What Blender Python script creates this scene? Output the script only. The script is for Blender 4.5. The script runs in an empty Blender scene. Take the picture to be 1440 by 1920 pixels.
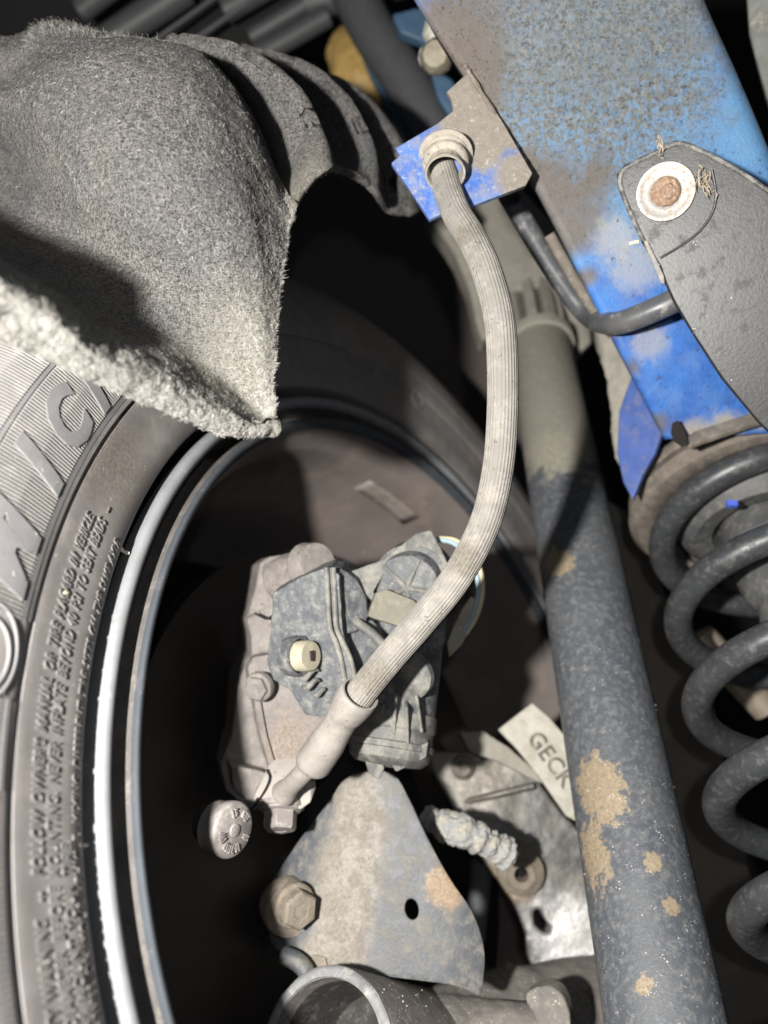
import bpy, math, random
import numpy as np
from mathutils import Vector, Matrix
from mathutils.geometry import tessellate_polygon

random.seed(7)
rng = np.random.default_rng(7)
D = bpy.data
SC = bpy.context.scene
COL = SC.collection
F = 1400.0                      # focal length in photograph pixels

# ------------------------------------------------------------------ camera
cam = D.cameras.new('camera')
cam.sensor_fit = 'VERTICAL'
cam.sensor_height = 36.0
cam.lens = 36.0 * F / 1920.0
cam.clip_start = 0.01
cam.clip_end = 20.0
cam.dof.use_dof = True
cam.dof.focus_distance = 0.293
cam.dof.aperture_fstop = 6.3
camo = D.objects.new('camera', cam)
COL.objects.link(camo)
camo.rotation_euler = (math.pi / 2, 0, 0)
SC.camera = camo

# ------------------------------------------------------------------ world + light
w = D.worlds.new('World')
SC.world = w
w.use_nodes = True
bg = w.node_tree.nodes['Background']
bg.inputs[0].default_value = (0.75, 0.85, 1.0, 1)
bg.inputs[1].default_value = 0.028


def lamp(name, loc, power, radius, color):
    l = D.lights.new(name, 'POINT')
    l.energy = power
    l.shadow_soft_size = radius
    l.color = color
    o = D.objects.new(name, l)
    COL.objects.link(o)
    o.location = loc
    return o


lamp('torch', (-0.122, -0.055, 0.018), 20.5, 0.009, (1.0, 0.965, 0.91))
lamp('front_fill', (0.01, -0.04, 0.03), 0.7, 0.004, (0.95, 0.97, 1.0))  # weak frontal fill lamp, added beside the torch
SC.view_settings.view_transform = 'Standard'
SC.view_settings.look = 'None'
SC.view_settings.exposure = 0.0
SC.view_settings.gamma = 1.0


# ------------------------------------------------------------------ helpers
def P(x, y, d):
    """point at distance d (m) behind pixel (x, y) of the photograph"""
    return np.array([(x - 720) / F * d, d, -(y - 960) / F * d])


def nrm(v):
    v = np.asarray(v, float)
    return v / max(np.linalg.norm(v), 1e-12)


def link(o, parent=None):
    COL.objects.link(o)
    if parent is not None:
        o.parent = parent
        pos = Vector(parent['_org']) if '_org' in parent else Vector((0, 0, 0))
        o.matrix_parent_inverse = Matrix.Translation(-pos)
    return o


def thing(name, loc, label, cat, group=None):
    e = D.objects.new(name, None)
    e.empty_display_size = 0.01
    COL.objects.link(e)
    e.location = [float(c) for c in loc]
    e['_org'] = [float(c) for c in loc]
    e['label'] = label
    e['category'] = cat
    if group:
        e['group'] = group
    return e


def tag(o, label, cat, group=None):
    o['label'] = label
    o['category'] = cat
    if group:
        o['group'] = group
    return o


def mesh_obj(name, V, Fc, mat, parent=None, smooth=True, sharp=35):
    V = np.asarray(V, float)
    me = D.meshes.new(name)
    org = V.mean(0)
    me.from_pydata((V - org).tolist(), [], [tuple(int(i) for i in f) for f in Fc])
    me.update()
    me.materials.append(mat)
    if smooth:
        me.shade_smooth()
        try:
            me.set_sharp_from_angle(angle=math.radians(sharp))
        except Exception:
            pass
    o = D.objects.new(name, me)
    o.location = org.tolist()
    link(o, parent)
    return o


def join(parts):
    V, Fc, n = [], [], 0
    for v, f in parts:
        v = np.asarray(v, float)
        V.append(v)
        Fc += [tuple(int(i) + n for i in q) for q in f]
        n += len(v)
    return np.vstack(V), Fc


def crom(pts, n, closed=False):
    """Catmull-Rom resample of (k,m) points to n points"""
    pts = np.asarray(pts, float)
    k = len(pts)
    if closed:
        ext = np.vstack([pts[-1], pts, pts[0], pts[1]])
        ts = np.linspace(0, k, n, endpoint=False)
    else:
        ext = np.vstack([2 * pts[0] - pts[1], pts, 2 * pts[-1] - pts[-2]])
        ts = np.linspace(0, k - 1, n)
    i = np.minimum(ts.astype(int), (k if closed else k - 1) - 1)
    t = (ts - i)[:, None]
    p0, p1, p2, p3 = ext[i], ext[i + 1], ext[i + 2], ext[i + 3]
    return 0.5 * (2 * p1 + (p2 - p0) * t + (2 * p0 - 5 * p1 + 4 * p2 - p3) * t ** 2 + (3 * p1 - p0 - 3 * p2 + p3) * t ** 3)


def pts3(L, n=None, closed=False):
    """list of (x,y,d) in photo pixels -> world points, smoothed to n"""
    A = np.array([P(*q) for q in L])
    return crom(A, n, closed) if n else A


def frames(path, closed=False):
    T = np.gradient(path, axis=0)
    if closed:
        T = np.roll(path, -1, 0) - np.roll(path, 1, 0)
    T /= np.linalg.norm(T, axis=1)[:, None] + 1e-12
    a = np.array([0.13, 0.9, 0.3])
    N = np.zeros_like(T)
    nprev = nrm(np.cross(T[0], a))
    for i in range(len(T)):
        nprev = nrm(nprev - T[i] * (nprev @ T[i]))
        N[i] = nprev
    return T, N, np.cross(T, N)


def tube_geo(path, r, seg=24, ribs=0, amp=0.0, cap=True, closed=False, flat=None):
    path = np.asarray(path, float)
    n = len(path)
    r = np.full(n, r) if np.isscalar(r) else np.asarray(r, float)
    T, N, B = frames(path, closed)
    ph = np.arange(seg) * 2 * math.pi / seg
    k = 1 + amp * np.cos(ribs * ph) if ribs else np.ones(seg)
    cs, sn = np.cos(ph) * k, np.sin(ph) * k
    if flat:
        sn = sn * flat
    V = path[:, None] + r[:, None, None] * (cs[None, :, None] * N[:, None] + sn[None, :, None] * B[:, None])
    V = V.reshape(-1, 3)
    Fc = []
    m = n if closed else n - 1
    for i in range(m):
        a, b = i * seg, ((i + 1) % n) * seg
        for j in range(seg):
            j2 = (j + 1) % seg
            Fc.append((a + j, a + j2, b + j2, b + j))
    if cap and not closed:
        Fc.append(tuple(range(seg - 1, -1, -1)))
        Fc.append(tuple(range((n - 1) * seg, n * seg)))
    return V, Fc


def tube(name, path, r, mat, parent=None, **k):
    V, Fc = tube_geo(path, r, **k)
    return mesh_obj(name, V, Fc, mat, parent)


def lathe_geo(prof, org, axis, seg=48, arc=(0, 360), ref=None, close=True, hexa=False):
    """prof: list of (r, h) along axis"""
    axis = nrm(axis)
    ref = np.array([0.2, 0.3, 0.9]) if ref is None else np.asarray(ref, float)
    u = nrm(np.cross(ref, axis))
    v = np.cross(axis, u)
    full = abs(arc[1] - arc[0]) >= 359.9
    th = np.radians(np.linspace(arc[0], arc[1], seg, endpoint=not full))
    prof = np.asarray(prof, float)
    m = len(prof)
    V = np.asarray(org)[None, None] + prof[:, 1][:, None, None] * axis + prof[:, 0][:, None, None] * (
        np.cos(th)[None, :, None] * u + np.sin(th)[None, :, None] * v)
    V = V.reshape(-1, 3)
    Fc = []
    for i in range(m - 1):
        for j in range(seg if full else seg - 1):
            j2 = (j + 1) % seg
            Fc.append((i * seg + j, i * seg + j2, (i + 1) * seg + j2, (i + 1) * seg + j))
    if close and full:
        if prof[0, 0] > 1e-6:
            Fc.append(tuple(range(seg - 1, -1, -1)))
        if prof[-1, 0] > 1e-6:
            Fc.append(tuple(range((m - 1) * seg, m * seg)))
    return V, Fc


def lathe(name, prof, org, axis, mat, parent=None, sharp=35, **k):
    V, Fc = lathe_geo(prof, org, axis, **k)
    return mesh_obj(name, V, Fc, mat, parent, sharp=sharp)


def plane3(a, b, c):
    """returns depth function of the plane through three (x,y,d)"""
    M = np.array([[1, q[0], q[1]] for q in (a, b, c)], float)
    k = np.linalg.solve(M, [1 / q[2] for q in (a, b, c)])
    return lambda x, y: 1.0 / (k[0] + k[1] * x + k[2] * y)


def plate_geo(outline, depth, thick, holes=(), n=None, bdir=None):
    """outline in pixels lying on a plane/surface, real thickness backwards"""
    if n:
        outline = crom(np.array(outline, float), n, True)
    loops = [np.array(outline, float)] + [np.array(h, float) for h in holes]
    tri = tessellate_polygon([[Vector((p[0], p[1], 0)) for p in L] for L in loops])
    allp = np.vstack(loops)
    dep = depth if callable(depth) else (lambda x, y: depth)
    A = np.array([P(x, y, dep(x, y)) for x, y in allp])
    if bdir is None:
        c = allp[:len(loops[0])].mean(0)
        a = P(c[0], c[1], dep(*c))
        b = P(c[0] + 9, c[1], dep(c[0] + 9, c[1]))
        e = P(c[0], c[1] + 9, dep(c[0], c[1] + 9))
        bdir = nrm(np.cross(b - a, e - a))
        if bdir[1] < 0:
            bdir = -bdir
    B = A + np.asarray(bdir) * thick
    N = len(A)
    Fc = []
    for t in tri:
        t = list(t)
        nn = np.cross(A[t[1]] - A[t[0]], A[t[2]] - A[t[0]])
        if nn @ bdir > 0:
            t = t[::-1]
        Fc.append(tuple(t))
        Fc.append(tuple(i + N for i in t[::-1]))
    s = 0
    for L in loops:
        m = len(L)
        for i in range(m):
            j = (i + 1) % m
            Fc.append((s + i, s + j, s + j + N, s + i + N))
        s += m
    return np.vstack([A, B]), Fc


def fix_normals(o):
    import bmesh
    bm = bmesh.new()
    bm.from_mesh(o.data)
    bmesh.ops.recalc_face_normals(bm, faces=bm.faces)
    bm.to_mesh(o.data)
    bm.free()


def plate(name, outline, depth, thick, mat, parent=None, holes=(), n=None, bevel=0.0006, bdir=None):
    V, Fc = plate_geo(outline, depth, thick, holes, n, bdir)
    o = mesh_obj(name, V, Fc, mat, parent, smooth=False)
    fix_normals(o)
    if bevel:
        o.data.shade_smooth()
        b = o.modifiers.new('bevel', 'BEVEL')
        b.width = bevel
        b.segments = 2
        b.limit_method = 'ANGLE'
        b.angle_limit = math.radians(50)
        b.harden_normals = True
    return o


def box_geo(c, ax, ay, az, s):
    c = np.asarray(c, float)
    V = []
    for i in (-1, 1):
        for j in (-1, 1):
            for k in (-1, 1):
                V.append(c + i * s[0] / 2 * np.asarray(ax) + j * s[1] / 2 * np.asarray(ay) + k * s[2] / 2 * np.asarray(az))
    return np.array(V), [(0, 1, 3, 2), (4, 6, 7, 5), (0, 4, 5, 1), (2, 3, 7, 6), (0, 2, 6, 4), (1, 5, 7, 3)]


CL = {}


def cast(name, parts, mat, parent=None, voxel=0.0009, smooth=4, disp=0.0006, scale=0.012):
    """join closed shapes to one casting with rounded, slightly uneven skin"""
    V, Fc = join(parts)
    o = mesh_obj(name, V, Fc, mat, parent, smooth=False)
    fix_normals(o)
    r = o.modifiers.new('remesh', 'REMESH')
    r.mode = 'VOXEL'
    r.voxel_size = voxel
    r.use_smooth_shade = True
    s = o.modifiers.new('smooth', 'SMOOTH')
    s.factor = 0.6
    s.iterations = smooth
    if disp:
        key = round(scale, 4)
        if key not in CL:
            t = D.textures.new('cast_clouds', 'CLOUDS')
            t.noise_scale = scale
            t.noise_depth = 3
            CL[key] = t
        d = o.modifiers.new('uneven', 'DISPLACE')
        d.texture = CL[key]
        d.texture_coords = 'GLOBAL'
        d.strength = disp * 2
        d.mid_level = 0.5
    return o


def hexbolt(name, org, axis, r, h, mat, parent=None, flange=1.35, dome=0.25, cap=None, ref=None):
    """flanged hexagon head, washer face at org, head towards axis"""
    parts = []
    if flange:
        parts.append(lathe_geo([(0, -0.002), (r * flange, -0.002), (r * flange, 0.0006), (r * flange * 0.97, 0.0012), (r, 0.0018), (0, 0.0018)], org, axis, 40, close=False, ref=ref))
    parts.append(lathe_geo([(r, 0), (r, h * 0.86), (r * 0.88, h), (r * 0.45, h * 1.02), (r * 0.42, h * 0.97), (0.00001, h * 0.97)], org, axis, 6, close=True, ref=ref))
    V, Fc = join(parts)
    o = mesh_obj(name, V, Fc, mat, parent, sharp=25)
    b = o.modifiers.new('bevel', 'BEVEL')
    b.width = r * 0.07
    b.segments = 2
    b.limit_method = 'ANGLE'
    return o


def surf_grid(curves, nu, nv):
    """curves: list of lists of (x,y,d), same length; returns (nv,nu,3) smooth surface"""
    A = np.array([[P(*q) for q in c] for c in curves])
    R = np.array([crom(c, nu) for c in A])
    return np.stack([crom(R[:, i], nv) for i in range(nu)], 1)


def grid_faces(nv, nu, off=0):
    return [(off + i * nu + j, off + i * nu + j + 1, off + (i + 1) * nu + j + 1, off + (i + 1) * nu + j) for i in range(nv - 1) for j in range(nu - 1)]


# ------------------------------------------------------------------ materials
class NT:
    def __init__(s, name):
        s.m = D.materials.new(name)
        s.m.use_nodes = True
        s.t = s.m.node_tree
        s.b = s.t.nodes['Principled BSDF']
        s.pos = s.t.nodes.new('ShaderNodeNewGeometry').outputs['Position']

    def n(s, k, **kw):
        x = s.t.nodes.new(k)
        for a, b in kw.items():
            setattr(x, a, b)
        return x

    def set(s, sock, v):
        if hasattr(v, 'node'):
            s.t.links.new(v, sock)
        elif isinstance(v, (tuple, list)) and len(v) == 3 and sock.type == 'RGBA':
            sock.default_value = (*v, 1)
        else:
            sock.default_value = v

    def noise(s, scale, detail=4, rough=0.6, dist=0.0, stretch=None):
        x = s.n('ShaderNodeTexNoise')
        x.inputs['Scale'].default_value = scale
        x.inputs['Detail'].default_value = detail
        x.inputs['Roughness'].default_value = rough
        x.inputs['Distortion'].default_value = dist
        src = s.pos
        if stretch is not None:
            mp = s.n('ShaderNodeMapping')
            mp.inputs['Rotation'].default_value = stretch[0]
            mp.inputs['Scale'].default_value = stretch[1]
            s.t.links.new(s.pos, mp.inputs[0])
            src = mp.outputs[0]
        s.t.links.new(src, x.inputs['Vector'])
        return x.outputs[0]

    def vor(s, scale, feature='F1'):
        x = s.n('ShaderNodeTexVoronoi', feature=feature)
        x.inputs['Scale'].default_value = scale
        s.t.links.new(s.pos, x.inputs['Vector'])
        return x.outputs[0]

    def rng(s, v, a, b, c=0.0, d=1.0):
        x = s.n('ShaderNodeMapRange', interpolation_type='SMOOTHSTEP')
        s.set(x.inputs[0], v)
        for i, q in enumerate((a, b, c, d)):
            x.inputs[i + 1].default_value = q
        return x.outputs[0]

    def math(s, op, a, b=0.0):
        x = s.n('ShaderNodeMath', operation=op)
        s.set(x.inputs[0], a)
        s.set(x.inputs[1], b)
        return x.outputs[0]

    def mix(s, f, a, b, mode='MIX'):
        x = s.n('ShaderNodeMix', data_type='RGBA', blend_type=mode)
        s.set(x.inputs[0], f)
        s.set(x.inputs[6], a)
        s.set(x.inputs[7], b)
        return x.outputs[2]

    def blob(s, c, r, soft=0.4, wob=0.5, wscale=120, stretch=None):
        """irregular patch round world point c of radius r"""
        sub = s.n('ShaderNodeVectorMath', operation='SUBTRACT')
        s.t.links.new(s.pos, sub.inputs[0])
        sub.inputs[1].default_value = [float(q) for q in c]
        v = sub.outputs[0]
        if stretch is not None:
            mu = s.n('ShaderNodeVectorMath', operation='MULTIPLY')
            s.t.links.new(v, mu.inputs[0])
            mu.inputs[1].default_value = stretch
            v = mu.outputs[0]
        ln = s.n('ShaderNodeVectorMath', operation='LENGTH')
        s.t.links.new(v, ln.inputs[0])
        q = s.math('DIVIDE', ln.outputs['Value'], r)
        nz = s.noise(wscale, 5, 0.65)
        q = s.math('ADD', q, s.math('MULTIPLY', s.math('SUBTRACT', nz, 0.5), wob * 2))
        return s.rng(q, 1 + soft / 2, 1 - soft / 2)

    def bump(s, h, dist, strength=1.0, prev=None):
        x = s.n('ShaderNodeBump')
        x.inputs['Strength'].default_value = strength
        x.inputs['Distance'].default_value = dist
        s.set(x.inputs['Height'], h)
        if prev is not None:
            s.t.links.new(prev, x.inputs['Normal'])
        return x.outputs[0]


def grime(name, base, base2=None, rough=0.6, metal=0.0, var=90, dust=(0.42, 0.37, 0.3), amount=0.3, dscale=160,
          speck=0.0, speck_col=(0.75, 0.72, 0.66), sscale=1500, bump=0.0002, bscale=900, blobs=(), pits=0.0, spec=0.5, coarse=0.0):
    t = NT(name)
    base2 = base2 or tuple(c * 0.6 for c in base)
    c = t.mix(t.rng(t.noise(var, 5, 0.65), 0.3, 0.7), base, base2)
    dm = t.math('MULTIPLY', t.rng(t.noise(dscale, 8, 0.72), 0.62 - amount * 0.45, 0.8 - amount * 0.3), t.rng(t.noise(dscale * 6, 4, 0.7), 0.2, 0.6, 0.35, 1.0))
    c = t.mix(dm, c, dust)
    rg = t.math('ADD', rough, t.math('MULTIPLY', dm, 0.25))
    for bl in blobs:
        pos, r, col = bl[:3]
        kw = bl[3] if len(bl) > 3 else {}
        m = t.blob(pos, r, **kw)
        cc = t.mix(t.rng(t.noise(650, 6, 0.75), .3, .7), tuple(q * 0.68 for q in col), tuple(min(1, q * 1.2) for q in col))
        c = t.mix(m, c, cc)
    if pits:
        pm = t.rng(t.noise(420, 3, 0.6, 0.4), 0.66 - pits * 0.06, 0.7 - pits * 0.04)
        c = t.mix(t.math('MULTIPLY', pm, 0.75), c, tuple(q * 0.3 for q in dust))
    if speck:
        sm = t.math('MULTIPLY', t.rng(t.vor(sscale), 0.30, 0.18), t.rng(t.noise(sscale * 0.21, 3, 0.7), 0.66 - speck * 0.15, 0.72 - speck * 0.15))
        c = t.mix(sm, c, speck_col)
    t.set(t.b.inputs['Base Color'], c)
    t.set(t.b.inputs['Roughness'], rg)
    t.b.inputs['Metallic'].default_value = metal
    t.b.inputs['Specular IOR Level'].default_value = spec
    h = t.math('ADD', t.noise(bscale, 6, 0.7), t.math('MULTIPLY', dm, 0.5))
    nb = t.bump(h, bump)
    if coarse:
        nb = t.bump(t.noise(bscale * 0.12, 5, 0.6), coarse, prev=nb)
    t.set(t.b.inputs['Normal'], nb)
    return t.m


def plain(name, col, rough=0.7, metal=0.0):
    t = NT(name)
    c = t.mix(t.noise(150, 5, 0.65), tuple(q * 0.7 for q in col), tuple(min(1, q * 1.3) for q in col))
    t.set(t.b.inputs['Base Color'], c)
    t.b.inputs['Roughness'].default_value = rough
    t.b.inputs['Metallic'].default_value = metal
    t.set(t.b.inputs['Normal'], t.bump(t.noise(600, 4), 0.00015))
    return t.m


def felt_mat():
    t = NT('felt')
    fine = t.noise(900, 6, 0.8, 1.2)
    st = t.noise(520, 5, 0.75, 0.8, ((0.3, 0.5, 0.7), (1, 1, 4.5)))
    st2 = t.noise(520, 5, 0.75, 0.8, ((0.3, 0.5, -0.8), (4.5, 1, 1)))
    f = t.math('MULTIPLY', t.math('ADD', t.math('ADD', fine, st), st2), 0.3333)
    c = t.mix(t.rng(f, 0.44, 0.56), (0.055, 0.052, 0.052), (0.38, 0.365, 0.345))
    c = t.mix(t.rng(t.noise(28, 3), 0.4, 0.65), c, t.mix(t.rng(f, 0.43, 0.57), (0.06, 0.06, 0.065), (0.30, 0.295, 0.29)))
    dust = t.math('MAXIMUM', t.blob(P(505, 700, 0.272), 0.030, 1.1, 0.35, 60), t.blob(P(575, 360, 0.31), 0.022, 1.2, 0.3, 60))
    c = t.mix(t.math('MULTIPLY', dust, 0.75), c, t.mix(t.rng(f, 0.40, 0.58), (0.17, 0.158, 0.13), (0.56, 0.53, 0.46)))
    lip = t.math('MAXIMUM', t.blob(P(60, 570, 0.195), 0.028, 0.8, 0.3, 80), t.blob(P(280, 715, 0.23), 0.024, 0.8, 0.3, 80))
    lip = t.math('MAXIMUM', lip, t.blob(P(430, 790, 0.255), 0.014, 0.8, 0.3, 80))
    c = t.mix(t.math('MULTIPLY', lip, 0.8), c, t.mix(t.rng(f, 0.40, 0.6), (0.13, 0.125, 0.11), (0.54, 0.53, 0.495)))
    t.set(t.b.inputs['Base Color'], c)
    t.b.inputs['Roughness'].default_value = 0.95
    t.b.inputs['Specular IOR Level'].default_value = 0.15
    b1 = t.bump(f, 0.0045, 1.0)
    b2 = t.bump(t.noise(90, 4, 0.6), 0.0015, 0.8, b1)
    t.set(t.b.inputs['Normal'], b2)
    return t.m


BLUE = (0.035, 0.19, 0.62)


def rail_mat(name='blue_rail_paint'):
    """blue paint under grey spray dust, brown dirt along the edge"""
    t = NT(name)
    paint = t.mix(t.rng(t.noise(40, 4), 0.35, 0.7), (0.02, 0.095, 0.38), (0.04, 0.17, 0.52))
    wash = t.rng(t.noise(70, 6, 0.7), 0.42, 0.62)
    paint = t.mix(t.math('MULTIPLY', wash, 0.22), paint, (0.20, 0.27, 0.40))
    c = paint
    # grey undercoat spray high on the rail
    pale = t.math('MAXIMUM', t.blob(P(1120, 200, 0.34), 0.066, 0.9, 0.3, 120), t.blob(P(1400, 230, 0.35), 0.03, 0.9, 0.3, 120))
    c = t.mix(t.math('MULTIPLY', pale, 0.85), c, t.mix(t.noise(300, 5, 0.8), (0.07, 0.22, 0.45), (0.19, 0.37, 0.55)))
    g = t.math('MAXIMUM', t.blob(P(1090, 50, 0.333), 0.070, 0.7, 0.5, 120), t.blob(P(930, 100, 0.33), 0.040, 0.7, 0.5, 120))
    g2 = t.math('MAXIMUM', t.blob(P(1080, 0, 0.333), 0.060, 1.0, 0.4, 60), t.blob(P(1300, 40, 0.333), 0.022, 1.0, 0.4, 60))
    gn = t.math('MAXIMUM', t.rng(t.noise(380, 7, 0.75, 0.2), 0.40, 0.52), t.math('MULTIPLY', g2, 0.85))
    grey = t.mix(t.rng(t.noise(420, 8, 0.8), 0.36, 0.62), (0.06, 0.06, 0.057), (0.20, 0.212, 0.21))
    grey = t.mix(t.math('MULTIPLY', t.rng(t.noise(90, 4, 0.6), 0.35, 0.6), 0.5), grey, (0.135, 0.145, 0.145))
    c = t.mix(t.math('MULTIPLY', g, gn), c, grey)
    dirt = (0.085, 0.072, 0.064)
    dirt2 = (0.17, 0.148, 0.127)
    dn = t.mix(t.noise(160, 6, 0.7), dirt, dirt2)
    for (x, y, dd, r) in ((850, 60, 0.33, 0.020), (880, 130, 0.335, 0.016), (905, 180, 0.335, 0.010), (940, 260, 0.34, 0.007), (985, 310, 0.343, 0.008),
                          (1030, 345, 0.345, 0.014), (1075, 400, 0.35, 0.016), (1060, 450, 0.35, 0.010), (1120, 330, 0.35, 0.010), (1100, 520, 0.36, 0.005), (1150, 620, .366, .004), (1185, 690, 0.37, 0.005), (1235, 790, 0.385, 0.006)):
        m = t.blob(P(x, y, dd), r, 1.2, 0.7, 90)
        c = t.mix(t.math('MULTIPLY', m, 0.92), c, dn)
    for (x, y, dd, r, k) in ((1190, 500, 0.36, 0.012, .6), (1150, 450, 0.355, 0.010, .6), (1215, 640, 0.37, 0.009, .6), (1267, 707, 0.38, 0.0022, .9), (1245, 690, 0.38, 0.004, .5), (1228, 660, 0.375, 0.003, .5), (1332, 765, 0.385, 0.0045, .8)):
        m = t.blob(P(x, y, dd), r, 1.0, 0.8, 200)
        c = t.mix(t.math('MULTIPLY', m, k), c, (0.36, 0.35, 0.33))
    for (x, y, dd, r) in ((1290, 815, 0.388, 0.010), (1350, 800, 0.388, 0.010), (1420, 775, 0.388, 0.010)):
        m = t.blob(P(x, y, dd), r, .7, 0.5, 200)
        c = t.mix(t.math('MULTIPLY', m, 0.9), c, (0.33, 0.295, 0.245))
    sp = t.math('MAXIMUM', t.rng(t.noise(330, 4, 0.65, 0.3), 0.645, 0.68), t.math('MULTIPLY', t.rng(t.noise(700, 3, 0.6), 0.63, 0.66), g))
    c = t.mix(t.math('MULTIPLY', sp, 0.75), c, (0.09, 0.075, 0.065))
    t.set(t.b.inputs['Base Color'], c)
    t.set(t.b.inputs['Roughness'], t.rng(g, 0, 1, 0.42, 0.75))
    h = t.math('ADD', t.noise(700, 6, 0.75), t.math('MULTIPLY', sp, -0.6))
    t.set(t.b.inputs['Normal'], t.bump(h, 0.0005))
    return t.m


def bracket_mat():
    t = NT('blue_bracket_paint')
    paint = t.mix(t.rng(t.noise(60, 4), 0.35, 0.7), (0.04, 0.11, 0.38), (0.09, 0.19, 0.48))
    c = t.mix(t.math('MULTIPLY', t.rng(t.noise(220, 7, 0.75), 0.38, 0.62), 0.65), paint, (0.24, 0.245, 0.28))
    dn = t.mix(t.noise(260, 7, 0.75), (0.13, 0.11, 0.095), (0.33, 0.30, 0.26))
    m = t.math('MAXIMUM', t.blob(P(885, 195, 0.332), 0.019, 0.5, 0.45, 150), t.blob(P(905, 265, 0.332), 0.012, 0.6, 0.6, 170))
    m = t.math('MAXIMUM', m, t.blob(P(980, 330, 0.333), 0.012, 0.6, 0.3, 150))
    m = t.math('MAXIMUM', m, t.blob(P(955, 240, 0.333), 0.010, 0.6, 0.3, 150))
    c = t.mix(m, c, dn)
    sm = t.math('MULTIPLY', t.rng(t.noise(420, 6, 0.75), 0.56, 0.68), 0.5)
    c = t.mix(sm, c, (0.66, 0.62, 0.54))
    t.set(t.b.inputs['Base Color'], c)
    t.b.inputs['Roughness'].default_value = 0.5
    t.set(t.b.inputs['Normal'], t.bump(t.noise(500, 6, 0.7), 0.0004))
    return t.m


M = {}
M['felt'] = felt_mat()
M['rail'] = rail_mat()
M['bracket'] = bracket_mat()
M['fuzz'] = grime('felt_fibre', (0.16, 0.156, 0.15), (0.38, 0.37, 0.345), 0.9, var=500, amount=0.1, dust=(.5, .47, .4), bump=0.0, blobs=tuple((P(*q), r, (0.38, 0.37, 0.34), dict(soft=1.0, wob=0.4)) for q, r in (((60, 570, .195), .028), ((280, 715, .23), .026), ((430, 790, .255), .015), ((515, 690, .275), .022), ((575, 360, .31), .016))))
M['rubber'] = grime('tyre_rubber', (0.20, 0.188, 0.185), (0.165, 0.155, 0.15), 0.6, dust=(0.26, 0.235, 0.215), amount=0.35, dscale=30, speck=0.3, bump=0.00008, sscale=1300, spec=0.45,
                    blobs=((P(215, 860, 0.275), 0.02, (0.17, 0.15, 0.135), dict(soft=1.4, wob=0.4)),))
M['letter'] = grime('raised_rubber', (0.20, 0.196, 0.20), (0.175, 0.17, 0.172), 0.45, dust=(0.24, 0.23, 0.22), amount=0.2, speck=0.25, bump=0.00005, sscale=1100)
M['ridge'] = grime('ridge_rubber', (0.17, 0.163, 0.16), (0.145, 0.14, 0.136), 0.5, dust=(0.21, 0.2, 0.187), amount=0.3, bump=0.00005)
M['lip'] = grime('rim_lip_paint', (0.225, 0.233, 0.247), (0.19, 0.197, 0.207), 0.6, 0.0, dust=(0.45, 0.42, 0.38), amount=0.15, bump=0.00008, bscale=2500, speck=0.1)
M['rimblack'] = grime('rim_black', (0.022, 0.023, 0.026), None, 0.45, 0.2, dust=(0.10, 0.09, 0.085), amount=0.1, bump=0.00006)
M['barrel'] = grime('rim_barrel_dusty', (0.23, 0.195, 0.182), (0.17, 0.147, 0.137), 0.7, dust=(0.26, 0.21, 0.18), amount=0.35, dscale=25, bump=0.0001, var=14,
                    speck=0.15, sscale=500)
M['hose'] = grime('hose_rubber', (0.225, 0.212, 0.192), (0.19, 0.178, 0.162), 0.8, dust=(0.31, 0.293, 0.262), amount=0.4, bump=0.00012, bscale=1600, pits=0.35,
                  blobs=((P(932, 668, .2985), .0009, (.05, .05, .05), dict(soft=.3, wob=.3, wscale=800)), (P(870, 1050, .297), .006, (.17, .155, .13), dict(soft=.9, wob=1.0, wscale=300)), (P(700, 1270, .303), .008, (.18, .165, .14), dict(soft=.9, wob=1.0, wscale=300)), (P(880, 440, .315), .006, (.18, .165, .14), dict(soft=.9, wob=1.0, wscale=300))))
M['ferrule'] = grime('ferrule_metal', (0.34, 0.305, 0.255), (0.26, 0.235, 0.195), 0.65, 0.1, dust=(0.42, 0.385, 0.325), amount=0.5, bump=0.0002, bscale=700, pits=0.6)
M['ferrule2'] = grime('ferrule_grey', (0.31, 0.287, 0.262), (0.26, 0.24, 0.22), 0.6, 0.1, dust=(0.35, 0.325, 0.295), amount=0.4, bump=0.00015, bscale=900, pits=0.1)
M['cast'] = grime('caliper_casting', (0.205, 0.186, 0.176), (0.14, 0.127, 0.121), 0.7, dust=(0.27, 0.247, 0.22), amount=0.4, bump=0.0002, bscale=900, pits=0.15, coarse=0.0004,
                  blobs=((P(545, 1390, 0.35), 0.012, (0.23, 0.19, 0.16), dict(soft=1.2, wob=0.6)),))
M['motor'] = grime('actuator_plastic', (0.062, 0.068, 0.08), (0.09, 0.096, 0.105), 0.55, dust=(0.23, 0.23, 0.215), amount=0.42, dscale=200, bump=0.00025, coarse=0.0004, speck=0.3)
M['motor2'] = grime('actuator_plastic_dusty', (0.08, 0.082, 0.083), (0.12, 0.12, 0.114), 0.6, dust=(0.26, 0.25, 0.22), amount=0.5, dscale=110, bump=0.0002, coarse=0.0003)
M['tan'] = grime('tan_plug', (0.40, 0.37, 0.28), (0.33, 0.30, 0.22), 0.65, dust=(0.48, 0.44, 0.35), amount=0.4, bump=0.0001)
M['black'] = plain('black_void', (0.006, 0.006, 0.006), 0.9)
M['hole'] = plain('dark_hole', (0.012, 0.010, 0.009), 0.9)
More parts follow.
